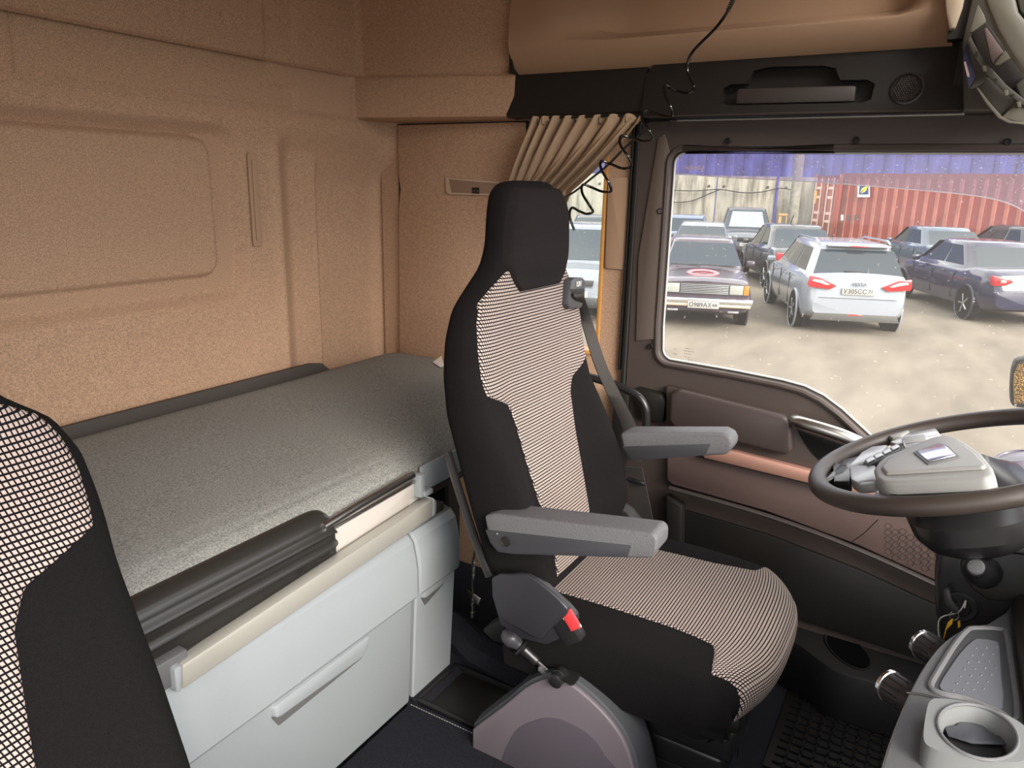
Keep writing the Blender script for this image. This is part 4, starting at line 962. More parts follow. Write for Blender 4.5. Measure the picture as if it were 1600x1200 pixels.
# ================================================================== OVERHEAD, CURTAIN, CABLE, LAMP
mb = MB()
pts = [X(px, py, 1.985) for px, py in ((1483, 66), (1504, 190))]
mb.prism([Vector((1.985, .055, 1.72)), Vector((1.985, .030, 1.58)), Vector((1.985, -.78, 1.575)), Vector((1.985, -.78, 2.2)), Vector((1.985, .04, 2.2)), Vector((1.985, .050, 1.80))], (.2, 0, 0), .006)
o = mb.build('trim_9', mat('overhead_side_grey', (82, 80, 74), .45, bump=(1000, .0004))); o['kind'] = 'structure'
mb = MB(); mb.prism([X(px, py, 1.975) for px, py in ((1474, -30), (1478, 20), (1483, 46), (1492, 44), (1504, 10), (1512, -30))], (.06, 0, 0), .008); o = mb.build('trim_10', mat('cream_pillar', (178, 160, 138), .5)); o['kind'] = 'structure'
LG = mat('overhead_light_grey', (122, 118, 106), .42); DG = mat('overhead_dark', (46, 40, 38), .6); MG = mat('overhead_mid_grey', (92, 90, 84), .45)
t = thing('overhead_shelf', 'grey curved overhead shelf with open compartments at the top right corner', 'shelf', (1.85, -.25, 1.62))
def pl(name, pts, x, d, m, bev=.003, par=None, sc=None):
    mb = MB(); mb.prism([X(px, py, x) for px, py in pts], (d, 0, 0), bev, 2, sc); return mb.build(name, m, par or t)
pl('shelf_rim', [(1530, -40), (1541, 4), (1558, 45), (1580, 82), (1602, 112), (1660, 165), (1660, 90), (1610, 40), (1592, 18), (1578, -40)], 1.72, .06, LG, .008)
pl('upper_fascia', [(1580, -40), (1594, 16), (1612, 38), (1680, 95), (1680, -40)], 1.735, .04, MG, .004)
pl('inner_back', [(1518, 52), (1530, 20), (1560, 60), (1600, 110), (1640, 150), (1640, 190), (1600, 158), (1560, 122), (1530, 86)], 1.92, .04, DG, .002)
pl('side_fin', [(1514, 50), (1528, 6), (1538, 24), (1541, 34), (1520, 50)], 1.86, .012, LG, .002)
pl('divider', [(1537, 47), (1541, 42), (1569, 82), (1554, 101), (1549, 96)], 1.87, .02, mat('divider_mauve', (124, 108, 104), .5), .002)
pl('divider_edge', [(1553, 101), (1570, 78), (1580, 90), (1560, 102)], 1.86, .010, LG, .002)
pl('bin_lip', [(1511, 62), (1516, 56), (1530, 82), (1546, 103), (1572, 132), (1602, 156), (1640, 180), (1640, 190), (1600, 166), (1568, 142), (1540, 115), (1522, 90)], 1.88, .012, MG, .002)
pl('bin_face', [(1527, 137), (1540, 122), (1556, 116), (1568, 132), (1586, 150), (1582, 163), (1564, 182), (1545, 164)], 1.90, .015, MG, .003)
pl('bin_end', [(1524, 122), (1539, 118), (1544, 124), (1530, 135), (1516, 138)], 1.895, .02, MG, .002)
pl('lower_shell', [(1564, 183), (1586, 164), (1640, 178), (1640, 200), (1590, 191)], 1.885, .04, LG, .003)
pl('arc_edge', [(1525, 136), (1529, 138), (1548, 162), (1566, 182), (1580, 189), (1600, 191), (1600, 194), (1576, 192), (1560, 184), (1542, 163)], 1.88, .01, LG, .001)
for k, (px, py) in enumerate(((1537, 107), (1571, 145), (1591, 163))): pl('bin_clip', [(px-3, py-4), (px+4, py-5), (px+5, py+4), (px-1, py+5)], 1.875, .012, LG, .001)
for k, (px, py) in enumerate(((1527, 84), (1556, 126), (1583, 150))): pl('slot', [(px-1, py-4), (px+2, py-2), (px, py+5), (px-3, py+3)], 1.877, .004, DG, 0)
pl('inner_box', [(1587, 132), (1604, 118), (1640, 140), (1640, 165), (1596, 154)], 1.89, .03, MG, .003)
bt = pl('blue_tag', [(1505, 92), (1510, 66), (1513, 70), (1524, 120), (1514, 139), (1509, 120)], 1.888, .006, mat('navy_tag', (58, 60, 96), .5), .001)
pl('pink_mark', [(1506, 97), (1509, 96), (1515, 117), (1514, 121), (1511, 119)], 1.886, .001, mat('pink_print', (214, 190, 184), .6), 0, bt)

# curtain gathered back beside the small window
t = thing('curtain', 'beige pleated curtain gathered above the small side window behind the headrest', 'curtain', (2.04, 1.0, 1.30))
CUR = mat('curtain_cloth', (168, 142, 116), .85, bump=(700, .0008))
def cpt(a, b):
    T = Vector((2.035, 1.135-.345*a, 1.592)); G = Vector((2.045, 1.225-.215*a, 1.405-.02*a)); E = Vector((2.045, 1.20-.14*a, 1.25))
    if b < .7:
        k = b/.7; p = T.lerp(G, k); sag = math.sin(k*PI); p.y -= .015*sag*(1-a)-.03*sag*a*0; p.z += -.018*sag*a
        p.y += .022*sag*(a > -1)*(1-a)*0
    else: p = G.lerp(E, (b-.7)/.3)
    k = b/.7
    f = 17*a+.5*math.sin(5*a)
    amp = .017*(1-.35*b)+.004*math.sin(9*a+3*b)
    wob = math.sin(2*PI*f*.5+1.1*math.sin(b*3.2+a*4))+.35*math.sin(2*PI*f+b*4)
    p.x -= amp*wob+.018*math.sin(min(k, 1)*PI)
    p.y += .004*math.cos(2*PI*f*.5+b*2)
    p.z += .006*math.sin(2*PI*f*.5)*(1 if b < .04 else 0)
    return p
mb = MB(); mb.grid(cpt, 240, 60)
o = mb.build('curtain_cloth', CUR, t, ang=180)
md = o.modifiers.new('thick', 'SOLIDIFY'); md.thickness = .002
mb = MB(); mb.tube([(2.03, 1.17, 1.594), (2.03, .75, 1.594)], .004, 8); mb.build('curtain_rail', BLK, t)
for k in range(12):
    a = (k+.4)/12; p = cpt(a, .0); mb = MB(); mb.tube([Vector((2.030, p.y, 1.596)), Vector((p.x-.004, p.y, 1.590)), Vector((p.x-.003, p.y, 1.575)), Vector((p.x+.004, p.y-.004, 1.572))], .0013, 5); mb.build('hook', BLKS, t)
mb = MB(); mb.tube(smooth_closed([X(px, py, 2.015) for px, py in ((1012, 202), (996, 214), (975, 232), (952, 256), (925, 278), (897, 300), (870, 316))], 4, False), .0045, 8, sq=(1.6, .6)); mb.build('hem_band', BLK, t)
# coiled cable
t = thing('coiled_cable', 'glossy black coiled cable hanging from the ceiling in front of the header', 'cable', (1.9, .6, 1.6))
w_ = [(1640, -40), (1618, 60), (1600, 150), (1550, 220), (1531, 290), (1550, 340), (1557, 368), (1530, 386), (1480, 374), (1438, 358), (1440, 400), (1465, 455), (1462, 485), (1420, 480), (1372, 464), (1343, 466), (1345, 505), (1375, 550), (1385, 580), (1350, 590), (1300, 575), (1255, 567), (1252, 605), (1285, 655), (1297, 692), (1262, 702), (1215, 685), (1173, 672), (1172, 705), (1205, 765), (1212, 797), (1175, 798), (1130, 780), (1095, 770), (1093, 805), (1122, 855), (1137, 882), (1112, 891), (1080, 880), (1050, 866), (1040, 900), (1060, 960)]
P = []
for i, (zx, zy) in enumerate(w_):
    px, py = 500+zx/2.667, zy/2.667
    ph = (i-6)/6*2*PI if i > 5 else 0
    P.append(X(px, py, 1.90+(.018*math.sin(ph) if i > 5 else 0)))
P = [X(1165, -160, 1.90), X(1150, -60, 1.90)]+P[2:]
P = [X(1170, -170, 1.90), X(1158, -80, 1.90), X(1149, -10, 1.90), X(1138, 16, 1.90), X(1118, 44, 1.90)]+P[3:]
mb = MB(); mb.tube(smooth_closed(P, 8, False), .0036, 10); mb.build('cable', mat('glossy_black_cable', (14, 14, 15), .16), t)
mb = MB(); a, b = X(1149, -10, 1.90), X(1137, 17, 1.90)
for k in range(8): mb.lathe(a.lerp(b, k/8), b-a, [(.0046, 0), (.0058, .0008), (.0058, .0024), (.0046, .0032)], 10)
mb.build('strain_relief', BLKS, t)['kind'] = 'stuff'
# reading lamp
XL = XW-.016
t = thing('reading_lamp', 'rectangular reading lamp with tiny switch on the beige side panel', 'lamp', X(740, 291, XL))
mb = MB(); mb.prism([X(px, py, XL) for px, py in ((697, 277), (786, 284), (789, 288), (785, 306), (703, 304), (698, 299))], (-.006, 0, 0), .002); mb.build('lamp_frame', mat('lamp_frame', (196, 172, 152), .4), t)
mb = MB(); mb.prism([X(px, py, XL-.006) for px, py in ((702, 280), (782, 287), (779, 303), (706, 301))], (-.002, 0, 0), .001); ln = mb.build('lamp_lens', mat('lamp_lens', (146, 122, 104), .2, coat=.4), t)
mb = MB(); mb.prism([X(px, py, XL-.008) for px, py in ((738, 293), (749, 293), (749, 303), (738, 302))], (-.003, 0, 0), .001); sw = mb.build('switch', BLKS, t)
for d in (-2.5, 2.5): mb = MB(); mb.lathe(X(743.5+d, 298, XL-.011), (-1, 0, 0), [(.0014, 0), (.0012, .0006)], 8); mb.build('switch_mark', PALE, sw)
# ticket tucked by the mattress end
mb = MB(); mb.prism([Z(px, py, .806) for px, py in ((676, 566), (690, 556), (694, 572), (688, 574))], (0, 0, .0008)); tag(mb.build('paper_slip', mat('white_paper', (220, 216, 210), .7)), 'small pale paper slip lying at the far end of the mattress', 'paper')
# ================================================================== THE YARD OUTSIDE
GZ = -.95
def G(px, py): return Z(px, py, GZ)
mb = MB(); mb.bx(-60, 75, -60, 60, GZ-.1, GZ)
gm = mat('sandy_ground', (206, 190, 166), .95, spec=.1)
n = gm.node_tree; b = n.nodes['Principled BSDF']; tcn = n.nodes.new('ShaderNodeTexCoord'); nz = n.nodes.new('ShaderNodeTexNoise'); nz.inputs['Scale'].default_value = .7; nz.inputs['Detail'].default_value = 9
cr = n.nodes.new('ShaderNodeValToRGB'); cr.color_ramp.elements[0].position = .3; cr.color_ramp.elements[0].color = S(104, 97, 88); cr.color_ramp.elements[1].position = .68; cr.color_ramp.elements[1].color = S(122, 115, 104)
mpn = n.nodes.new('ShaderNodeMapping'); mpn.inputs['Scale'].default_value = (1, 3, 1); mpn.inputs['Rotation'].default_value = (0, 0, -.3)
n.links.new(tcn.outputs['Object'], mpn.inputs[0]); n.links.new(mpn.outputs[0], nz.inputs['Vector']); n.links.new(nz.outputs['Fac'], cr.inputs[0]); n.links.new(cr.outputs[0], b.inputs['Base Color'])
gr = mb.build('ground', gm, None, flat=True); gr['kind'] = 'structure'
random.seed(9)
mb = MB()
for k in range(18):
    p = G(random.uniform(1060, 1590), random.uniform(545, 660)); mb.box(p, (random.uniform(.02, .05), random.uniform(.02, .05), random.uniform(.008, .02)), .004)
st_ = mb.build('gravel', mat('pale_stone', (146, 138, 124), .9), gr); st_['kind'] = 'stuff'

# concrete panel wall
CON = mat('weathered_concrete', (176, 166, 140), .95, spec=.1)
n = CON.node_tree; b = n.nodes['Principled BSDF']; tcn = n.nodes.new('ShaderNodeTexCoord'); mpn = n.nodes.new('ShaderNodeMapping'); mpn.inputs['Scale'].default_value = (2.5, 2.5, .35)
nz = n.nodes.new('ShaderNodeTexNoise'); nz.inputs['Scale'].default_value = 1.3; nz.inputs['Detail'].default_value = 10; nz.inputs['Roughness'].default_value = .7
cr = n.nodes.new('ShaderNodeValToRGB'); cr.color_ramp.elements[0].position = .34; cr.color_ramp.elements[0].color = S(88, 86, 80); cr.color_ramp.elements[1].position = .56; cr.color_ramp.elements[1].color = S(146, 143, 133)
n.links.new(tcn.outputs['Object'], mpn.inputs[0]); n.links.new(mpn.outputs[0], nz.inputs['Vector']); n.links.new(nz.outputs['Fac'], cr.inputs[0]); n.links.new(cr.outputs[0], b.inputs['Base Color'])
h = math.radians(12.7); WD = Vector((math.cos(h), math.sin(h), 0)); WT = Vector((math.sin(h), -math.cos(h), 0))   # into the distance, to the right
def onw(px, py, d): return atp(px, py, WD*d, WD)
DW = 33.0
ztop = onw(1150, 275, DW).z
t = thing('concrete_wall', 'weathered pale concrete panel wall with dark stains behind the parked cars', 'wall', WD*DW+Vector((0, 0, GZ)))
s0 = onw(640, 300, DW).dot(WT); s1 = onw(1330, 300, DW).dot(WT); np__ = 8; stp = (s1-s0)/np__
seams = [onw(p, 300, DW).dot(WT) for p in (760, 860, 950, 1040, 1119, 1213, 1330)]
for a, c in zip(seams[:-1], seams[1:]):
    p0 = WD*DW+WT*(a+.02); p1 = WD*DW+WT*(c-.02)
    mb = MB(); mb.prism([Vector((p.x, p.y, z)) for p, z in ((p0, GZ), (p1, GZ), (p1, ztop), (p0, ztop))], WD*.15, .02); o = mb.build('panel', CON, t)
    for f in (.12, .86):
        q = p0.lerp(p1, f); mb = MB(); mb.box(Vector((q.x, q.y, ztop-.42))-WD*.01, (.09, .09, .09), .02); mb.build('lifting_eye', mat('rusty_dark', (70, 62, 64), .8), o)
mb = MB(); mb.tube([Vector((p.x, p.y, z)) for p, z in ((WD*(DW-.06)+WT*onw(1214, 300, DW).dot(WT), GZ), (WD*(DW-.06)+WT*onw(1214, 300, DW).dot(WT), ztop))], .035, 8); mb.build('blue_pipe', mat('blue_pipe', (70, 66, 140), .5), t)
def wire(pts, name='hanging_cable', r=.022):
    mb = MB(); mb.tube(smooth_closed([onw(px, py, DW-.2) for px, py in pts], 4, False), r, 6); return mb.build(name, RUB, t)
wire([(1000, 291), (1050, 297), (1090, 298), (1125, 296), (1160, 301), (1190, 300), (1220, 294), (1245, 299)]); wire([(1000, 312), (1050, 316), (1080, 314), (1105, 304), (1125, 296)])
# crate by the pole
t = thing('wooden_crate', 'small weathered wooden crate frame leaning at the wall beside the pole', 'crate', onw(1229, 345, DW-1.2))
mb = MB(); c = onw(1229, 352, DW-1.2); WOOD = mat('weathered_wood', (168, 132, 92), .8)
for a in (-.28, 0, .28):
    mb = MB(); mb.prism([Vector((p.x, p.y, z)) for p, z in ((c+WT*(a-.05), GZ), (c+WT*(a+.05), GZ), (c+WT*(a+.05), c.z+.42), (c+WT*(a-.05), c.z+.42))], WD*.05, .01); mb.build('board', WOOD, t)
for zz_ in (.0, .40): mb = MB(); mb.prism([Vector((p.x, p.y, c.z+z)) for p, z in ((c-WT*.35-WD*.03, zz_-.04), (c+WT*.35-WD*.03, zz_-.04), (c+WT*.35-WD*.03, zz_+.05), (c-WT*.35-WD*.03, zz_+.05))], WD*.03, .01); mb.build('board', WOOD, t)
# concrete pole
pb = onw(1243, 300, DW-3)
mb = MB(); mb.lathe((pb.x, pb.y, GZ), (0, 0, 1), [(.19, 0), (.185, 2.0), (.165, 4.5), (.15, 9)], 16)
tag(mb.build('utility_pole', mat('pole_concrete', (116, 113, 104), .9, grain=(6, .2))), 'tall grey concrete pole in front of the panel wall', 'pole')
# big blue sheet-metal building in the distance
BLU = mat('blue_sheet_metal', (56, 64, 116), .6, grain=(1.5, .25))
t = thing('blue_hall', 'long blue sheet metal hall rising behind the wall and the container', 'building', WD*44+Vector((0, 0, GZ)))
mb = MB(); q0 = WD*44-WT*34; q1 = WD*44+WT*34; mb.prism([Vector((p.x, p.y, z)) for p, z in ((q0, GZ), (q1, GZ), (q1, 9), (q0, 9))], WD*2, 0); mb.build('hall_wall', BLU, t)
mb = MB(); k = -34
while k < 34:
    q = WD*43.95+WT*k; mb.prism([Vector((p.x, p.y, GZ)) for p in (q, q+WT*.5, q+WT*.4-WD*.06, q+WT*.1-WD*.06)], (0, 0, 9.9), 0); k += 1.0
mb.build('profiled_sheets', BLU, t)['kind'] = 'stuff'
# red shipping container
RED = mat('container_red', (146, 86, 74), .6, grain=(3, .15)); REDD = mat('container_frame_red', (124, 50, 42), .6)
A = onw(1312, 300, 31.0); B_ = onw(1760, 300, 26.0); A.z = B_.z = GZ; C_ = onw(1272, 300, 33.2); C_.z = GZ
HT = onw(1312, 271, 31).z-GZ
t = thing('shipping_container', 'rust red corrugated shipping container behind the parked cars', 'container', A)
dl = (B_-A); LL = dl.length; dl.normalize(); nl = Vector((dl.y, -dl.x, 0)); nl = nl if nl.dot(WD) < 0 else -nl
mb = MB(); prof = []; x = .35
ring_ = [(0, 0), (.3, 0)]
while x < LL-.3:
    ring_ += [(x, .02), (x+.09, -.07), (x+.17, -.07), (x+.26, .02)]; x += .36
ring_ += [(LL, 0)]
mb.prism([A+dl*s_+nl*d+Vector((0, 0, .15)) for s_, d in ring_]+[A+dl*LL-nl*.2+Vector((0, 0, .15)), A-nl*.2+Vector((0, 0, .15))], (0, 0, HT-.3)); side = mb.build('side_wall', RED, t, flat=True)
mb = MB(); mb.prism([A+Vector((0, 0, .12)), B_+Vector((0, 0, .12)), B_+(C_-A)+Vector((0, 0, .12)), C_+Vector((0, 0, .12))], (0, 0, HT-.18)); mb.build('container_body', REDD, t, flat=True)
mb = MB()
for z_ in (.02, HT-.14): mb.prism([A+nl*.03+Vector((0, 0, z_)), B_+nl*.03+Vector((0, 0, z_)), B_-nl*.1+Vector((0, 0, z_)), A-nl*.1+Vector((0, 0, z_))], (0, 0, .14))
for q in (A, C_): mb.box(q+Vector((0, 0, HT/2)), (.16, .16, HT), .02)
mb.build('corner_frame', REDD, t)['kind'] = 'stuff'
dd = (C_-A).normalized(); nd = Vector((dd.y, -dd.x, 0)); nd = nd if nd.dot(A) < 0 else -nd; DL = (C_-A).length
for f0, f1 in ((.04, .49), (.51, .96)):
    p0 = A.lerp(C_, f0); p1 = A.lerp(C_, f1)
    mb = MB(); mb.prism([p0+Vector((0, 0, .18)), p1+Vector((0, 0, .18)), p1+Vector((0, 0, HT-.2)), p0+Vector((0, 0, HT-.2))], nd*.05, .01); dr = mb.build('door', RED, t)
    for g in (.25, .75):
        q = p0.lerp(p1, g)+nd*.09; mb = MB(); mb.tube([q+Vector((0, 0, .15)), q+Vector((0, 0, HT-.15))], .028, 8); mb.build('lock_rod', mat('rod_pale', (206, 186, 178), .5), dr)
    for zz_, w_2 in ((2.45, .3), (2.1, .24), (1.5, .3), (1.2, .26)):
        q = p0.lerp(p1, .5)+nd*.055; mb = MB(); mb.prism([q+dd*w_2+Vector((0, 0, zz_)), q-dd*w_2+Vector((0, 0, zz_)), q-dd*w_2+Vector((0, 0, zz_+.10)), q+dd*w_2+Vector((0, 0, zz_+.10))], nd*.01); mb.build('marking', mat('faded_white_paint', (214, 178, 170), .7), dr)
mb = MB(); q = A.lerp(C_, .8)+nd*.06; mb.prism([q+Vector((0, 0, 1.9)), q+dd*.4+Vector((0, 0, 1.9)), q+dd*.4+Vector((0, 0, 2.4)), q+Vector((0, 0, 2.4))], nd*.01); mb.build('marking', mat('yellow_sticker', (226, 178, 60), .6), t)
def onc(px, py, off=.08): return atp(px, py, A+nl*off, nl)
mb = MB(); mb.prism([onc(px, py) for px, py in ((1341, 289), (1359, 289), (1359, 308), (1340, 308))], nl*.02); pq = mb.build('placard', mat('white_board', (232, 230, 224), .6), t)
mb = MB(); mb.prism([onc(px, py, .105) for px, py in ((1343, 290), (1357, 291), (1357, 304), (1342, 304))], nl*.005); mb.build('placard_field', mat('placard_blue', (34, 52, 110), .5), pq)
YL = mat('placard_yellow', (236, 220, 60), .5)
for pts in (((1344, 301), (1347, 294), (1357, 290), (1354, 295), (1348, 297)), ((1345, 303), (1349, 298), (1355, 295), (1352, 299), (1348, 301))):
    mb = MB(); mb.prism([onc(px, py, .115) for px, py in pts], nl*.004); mb.build('placard_stroke', YL, pq)
for i, (px, py, mm) in enumerate(((1316, 340, 'board'), (1325, 340, 'dark'), (1337, 340, 'dark'))):
    mb = MB()
    for dy in (-2.2, 2.2): mb.lathe(onc(px, py+dy, .09), nl, [(.055, 0), (.055, .01)], 10)
    mb.build('paint_mark', MATS['white_board'] if mm == 'board' else mat('dark_mark', (70, 70, 62), .7), t)

# ------------------------------------------------------------------ parked cars
GLS = mat('car_glass', (40, 50, 58), .06, spec=.5); TYR = mat('tyre', (46, 44, 42), .85); RIM = mat('alloy_rim', (170, 172, 176), .3, .7)
REDL = mat('tail_light_red', (180, 26, 32), .2, coat=.5); WHL = mat('lamp_clear', (140, 142, 138), .15, coat=.5); ORL = mat('orange_indicator', (240, 110, 40), .25)
PLT = mat('plate_white', (150, 150, 146), .5); INK = mat('plate_ink', (30, 30, 34), .6); TRB = mat('car_trim_black', (38, 38, 40), .5)
def paint(name, col, r=.22): return mat(name, col, r, coat=.6, spec=.5)
def make_car(label, rear, heading, pm, L, W_, H, kind, plate=None, glassm=None, group=None, extras=()):
    """rear: ground point under the middle of the rear face; heading in degrees from +x"""
    t = thing('car', label, 'car', (0, 0, 0), group); G_ = glassm or GLS
    x0, x1 = 0, L; hw = W_/2
    if kind == 'sedan':
        top = [(0, .66), (.02, .92), (.06, 1.00), (.17, 1.02), (.22, .98), (.60, .95), (.72, .95), (.88, .84), (.965, .72), (1, .52)]
        gh = (.14, .74, .30, .60, .93)
    elif kind == 'classic':
        top = [(0, .60), (.008, .86), (.03, .92), (.20, .93), (.25, .92), (.60, .92), (.70, .92), (.96, .85), (.995, .80), (1, .50)]
        gh = (.17, .71, .25, .60, .90)
    elif kind == 'wagon':
        top = [(0, .60), (.008, .95), (.02, 1.02), (.10, 1.01), (.25, .98), (.55, .95), (.72, .96), (.88, .86), (.965, .72), (1, .52)]
        gh = (.02, .76, .10, .58, .94)
    else:
        top = [(0, .60), (.01, .93), (.03, .98), (.10, .99), (.25, .97), (.55, .95), (.70, .96), (.88, .86), (.965, .72), (1, .52)]
        gh = (.03, .76, .14, .56, .94)
    wt = [(0, .80), (.015, .88), (.06, .96), (.18, 1.0), (.80, 1.0), (.92, .95), (.98, .86), (1, .78)] if kind != 'classic' else [(0, .93), (.01, .97), (.1, 1), (.9, 1), (.98, .97), (1, .93)]
    tz = lambda f: float(np.interp(f, [a for a, _ in top], [b for _, b in top])); tw = lambda f: hw*float(np.interp(f, [a for a, _ in wt], [b for _, b in wt]))
    mb = MB(); rg = []
    for f in sorted(set([0, .004, .012, .02, .03, .04, .06, .09, .12, .15, .17, .19, .22, .25, .3, .4, .5, .6, .66, .70, .72, .75, .8, .84, .88, .91, .94, .955, .965, .98, .985, .99, .995, 1])):
        z, w = tz(f), tw(f); bt_ = .22+.10*(max(0, abs(f-.5)-.42)/.08)
        half = [(0, bt_), (w*.80, bt_), (w*.93, bt_+.04), (w*.985, .40), (w, .58 if z > .6 else z*.9), (w*.985, z*.78 if z > .75 else z*.93), (w*.95, z-.07), (w*.90, z-.02), (w*.80, z), (w*.4, z+.02), (0, z+.03)]
        rg.append([Vector((f*L, y, q)) for y, q in half]+[Vector((f*L, -y, q)) for y, q in half[-2:0:-1]])
    mb.loft(rg); body = mb.build('body', pm, t, ang=42)
    # greenhouse
    bx0, bx1, tx0, tx1, bw = gh; zr = H; zb = .97; 
    mb = MB(); rg = []
    for k in range(9):
        s_ = k/8; e = s_**.85; z = zb-.05+(zr-.03-zb+.05)*s_
        xa, xb_ = (bx0+(tx0-bx0)*e)*L, (bx1+(tx1-bx1)*e)*L; w = hw*(.93+(.70-.93)*e*1.0)
        m_ = [(xb_, w*.78), (xb_-.06*L, w), (xa+.07*L, w*1.0), (xa, w*.80)]
        rg.append([Vector((x, y, z)) for x, y in m_]+[Vector((x, -y, z)) for x, y in m_[::-1]])
    last = rg[-1]; c = sum(last, Vector())/8
    rg.append([c+(p-c)*.93+Vector((0, 0, .022)) for p in last]); rg.append([c+(p-c)*.6+Vector((0, 0, .036)) for p in last])
    mb.loft(rg); roof = mb.build('roof', pm, t, ang=50)
    def gp(side, u, s_, off=.012):
        """point on a side/front/rear of the greenhouse; u along, s_ up"""
        e = s_**.85; z = zb-.05+(zr-.03-zb+.05)*s_
        xa, xb_ = (bx0+(tx0-bx0)*e)*L, (bx1+(tx1-bx1)*e)*L; w = hw*(.93+(.70-.93)*e)
        if side in ('l', 'r'):
            sg = 1 if side == 'l' else -1; return Vector((xa+.07*L+(xb_-.06*L-xa-.07*L)*u, sg*(w+off), z))
        if side == 'f': return Vector((xb_+off, w*.78*(2*u-1), z))
        return Vector((xa-off, w*.80*(2*u-1), z))
    def panel(side, u0, u1, s0, s1, m, name, par, off=.012, inset=0):
        mb = MB(); mb.grid(lambda a, b_: gp(side, (u0+(u1-u0)*a)*(1) + (inset*(1-2*a) if b_ > .99 else 0), s0+(s1-s0)*b_, off), 6, 6); return mb.build(name, m, par)
    panel('f', -.10, 1.10, .14, .93, G_, 'windscreen', roof); panel('b', -.08, 1.08, .16, .88, GLS, 'rear_window', roof)
    nd_ = [(.02, .36), (.40, .70), (.74, .97)] if kind in ('wagon', 'hatch') else [(.05, .47), (.51, .97)]
    for sd_ in 'lr':
        for u0, u1 in nd_: panel(sd_, u0, u1, .18, .88, GLS, 'side_window', roof, .008)
    # wheels
    r = .31
    for fx in (.17, .81):
        for sg in (1, -1):
            mb = MB(); cx = Vector((fx*L, sg*(hw-.205), r)); a = Vector((0, sg, 0))
            mb.lathe(cx, a, [(.10, 0), (r-.03, .0), (r, .02), (r, .17), (r-.02, .20), (r*.68, .205), (r*.66, .19), (.02, .18)], 24); wh = mb.build('wheel', TYR, t)
            mb = MB(); mb.lathe(cx+a*.185, a, [(r*.64, 0), (r*.64, .015), (r*.58, .012), (.05, .010), (.045, .022), (.001, .024)], 20); rm = mb.build('rim', RIM, wh)
            mb = MB()
            for k in range(5):
                q = 2*PI*k/5; mb.tube([cx+a*.205+Vector((math.cos(q), 0, math.sin(q)))*.05, cx+a*.202+Vector((math.cos(q), 0, math.sin(q)))*r*.6], .018, 5)
            mb.build('rim_spokes', RIM, rm)['kind'] = 'stuff'
            mb = MB(); mb.lathe(Vector((fx*L, sg*(hw-.02), r+.01)), a, [(r+.055, 0), (r+.05, .026), (r+.015, .028), (r+.0, .0)], 26, cap=False); mb.build('wheel_arch', pm if kind != 'x' else TRB, t)
            mb = MB(); mb.lathe(Vector((fx*L, sg*(hw-.16), r+.01)), a, [(r+.035, 0), (r+.035, .160)], 26); mb.build('arch_shade', MATS['hollow_shade'], t)  # black disc painted for the shade inside the wheel arch
    # mirrors, handles
    for sg in (1, -1):
        mb = MB(); mb.box((L*(bx1-.10), sg*(hw+.08), 1.0), (.09, .17, .12), .04, None, 3); mb.build('door_mirror', pm, t)
        mb = MB(); mb.box((L*.40, sg*(hw*.985+.01), .84), (.16, .03, .03), .01); mb.box((L*.62, sg*(hw*.985+.01), .83), (.16, .03, .03), .01); mb.build('door_handles', pm, t)['kind'] = 'stuff'
        mb = MB()
        for fx in (.30, .50, .70): mb.box((fx*L, sg*(hw*.99), .62), (.008, .02, .55), 0)
        mb.build('door_gaps', TRB, t)['kind'] = 'stuff'
    def quad(pts, x, d, m, name, par=t, bev=.006):
        mb = MB(); mb.prism([Vector((x, y, z)) for y, z in pts], (d, 0, 0), bev); return mb.build(name, m, par)
    def plate_at(x, y, z, txt, front):
        sg = 1 if front else -1
        p = quad([(y-.26, z-.056), (y+.26, z-.056), (y+.26, z+.056), (y-.26, z+.056)], x, sg*.012, PLT, 'number_plate', t, .003)
        rt = Vector((0, 1 if front else -1, 0))
        a, b_ = (txt+'|').split('|')[:2]
        text(a, .105, Vector((x+sg*.014, y, z))-rt*.052, rt, (0, 0, 1), INK, p, bold=.001)
        if b_: text(b_, .085, Vector((x+sg*.014, y, z+.008))+rt*.19, rt, (0, 0, 1), INK, p, bold=.001)
    if kind == 'classic':
        quad([(-.74, .60), (.74, .60), (.74, .80), (-.74, .80)], L-.004, .02, TRB, 'grille_panel')
        for k in range(6): quad([(-.40, .625+k*.028), (.40, .625+k*.028), (.40, .635+k*.028), (-.40, .635+k*.028)], L+.014, .012, RIM, 'grille_bar', t, .002)
        for sg in (1, -1):
            quad([(sg*.42, .625), (sg*.64, .625), (sg*.64, .78), (sg*.42, .78)], L+.012, .02, WHL, 'headlamp'); quad([(sg*.65, .625), (sg*.735, .625), (sg*.735, .78), (sg*.65, .78)], L+.010, .02, ORL, 'indicator')
        mb = MB(); mb.box((L+.05, 0, .50), (.10, W_*1.0, .10), .02); mb.build('bumper', CHROME, t)
        mb = MB(); mb.box((L+.045, 0, .43), (.09, W_*.97, .06), .02); mb.build('bumper_strip', mat('bumper_dull', (190, 168, 150), .4, .4), t)
        quad([(-.60, .30), (-.42, .30), (-.42, .335), (-.60, .335)], L-.02, .03, RIM, 'fog_lamp'); quad([(.42, .30), (.60, .30), (.60, .335), (.42, .335)], L-.02, .03, RIM, 'fog_lamp')
        plate_at(L+.105, 0, .435, plate, True)
        mb = MB(); c_ = Vector((L*.86, -.02, tz(.86)+.035)); mb.tube([c_+Vector((.20*math.cos(a), .24*math.sin(a), -.030*math.cos(a)*.8)) for a in np.linspace(0, 2*PI, 24, endpoint=False)], .045, 6, closed=True, sq=(1, .35)); mb.build('hood_ring', mat('faded_red_ring', (226, 104, 112), .5), t, label='faded red painted ring on the bonnet')
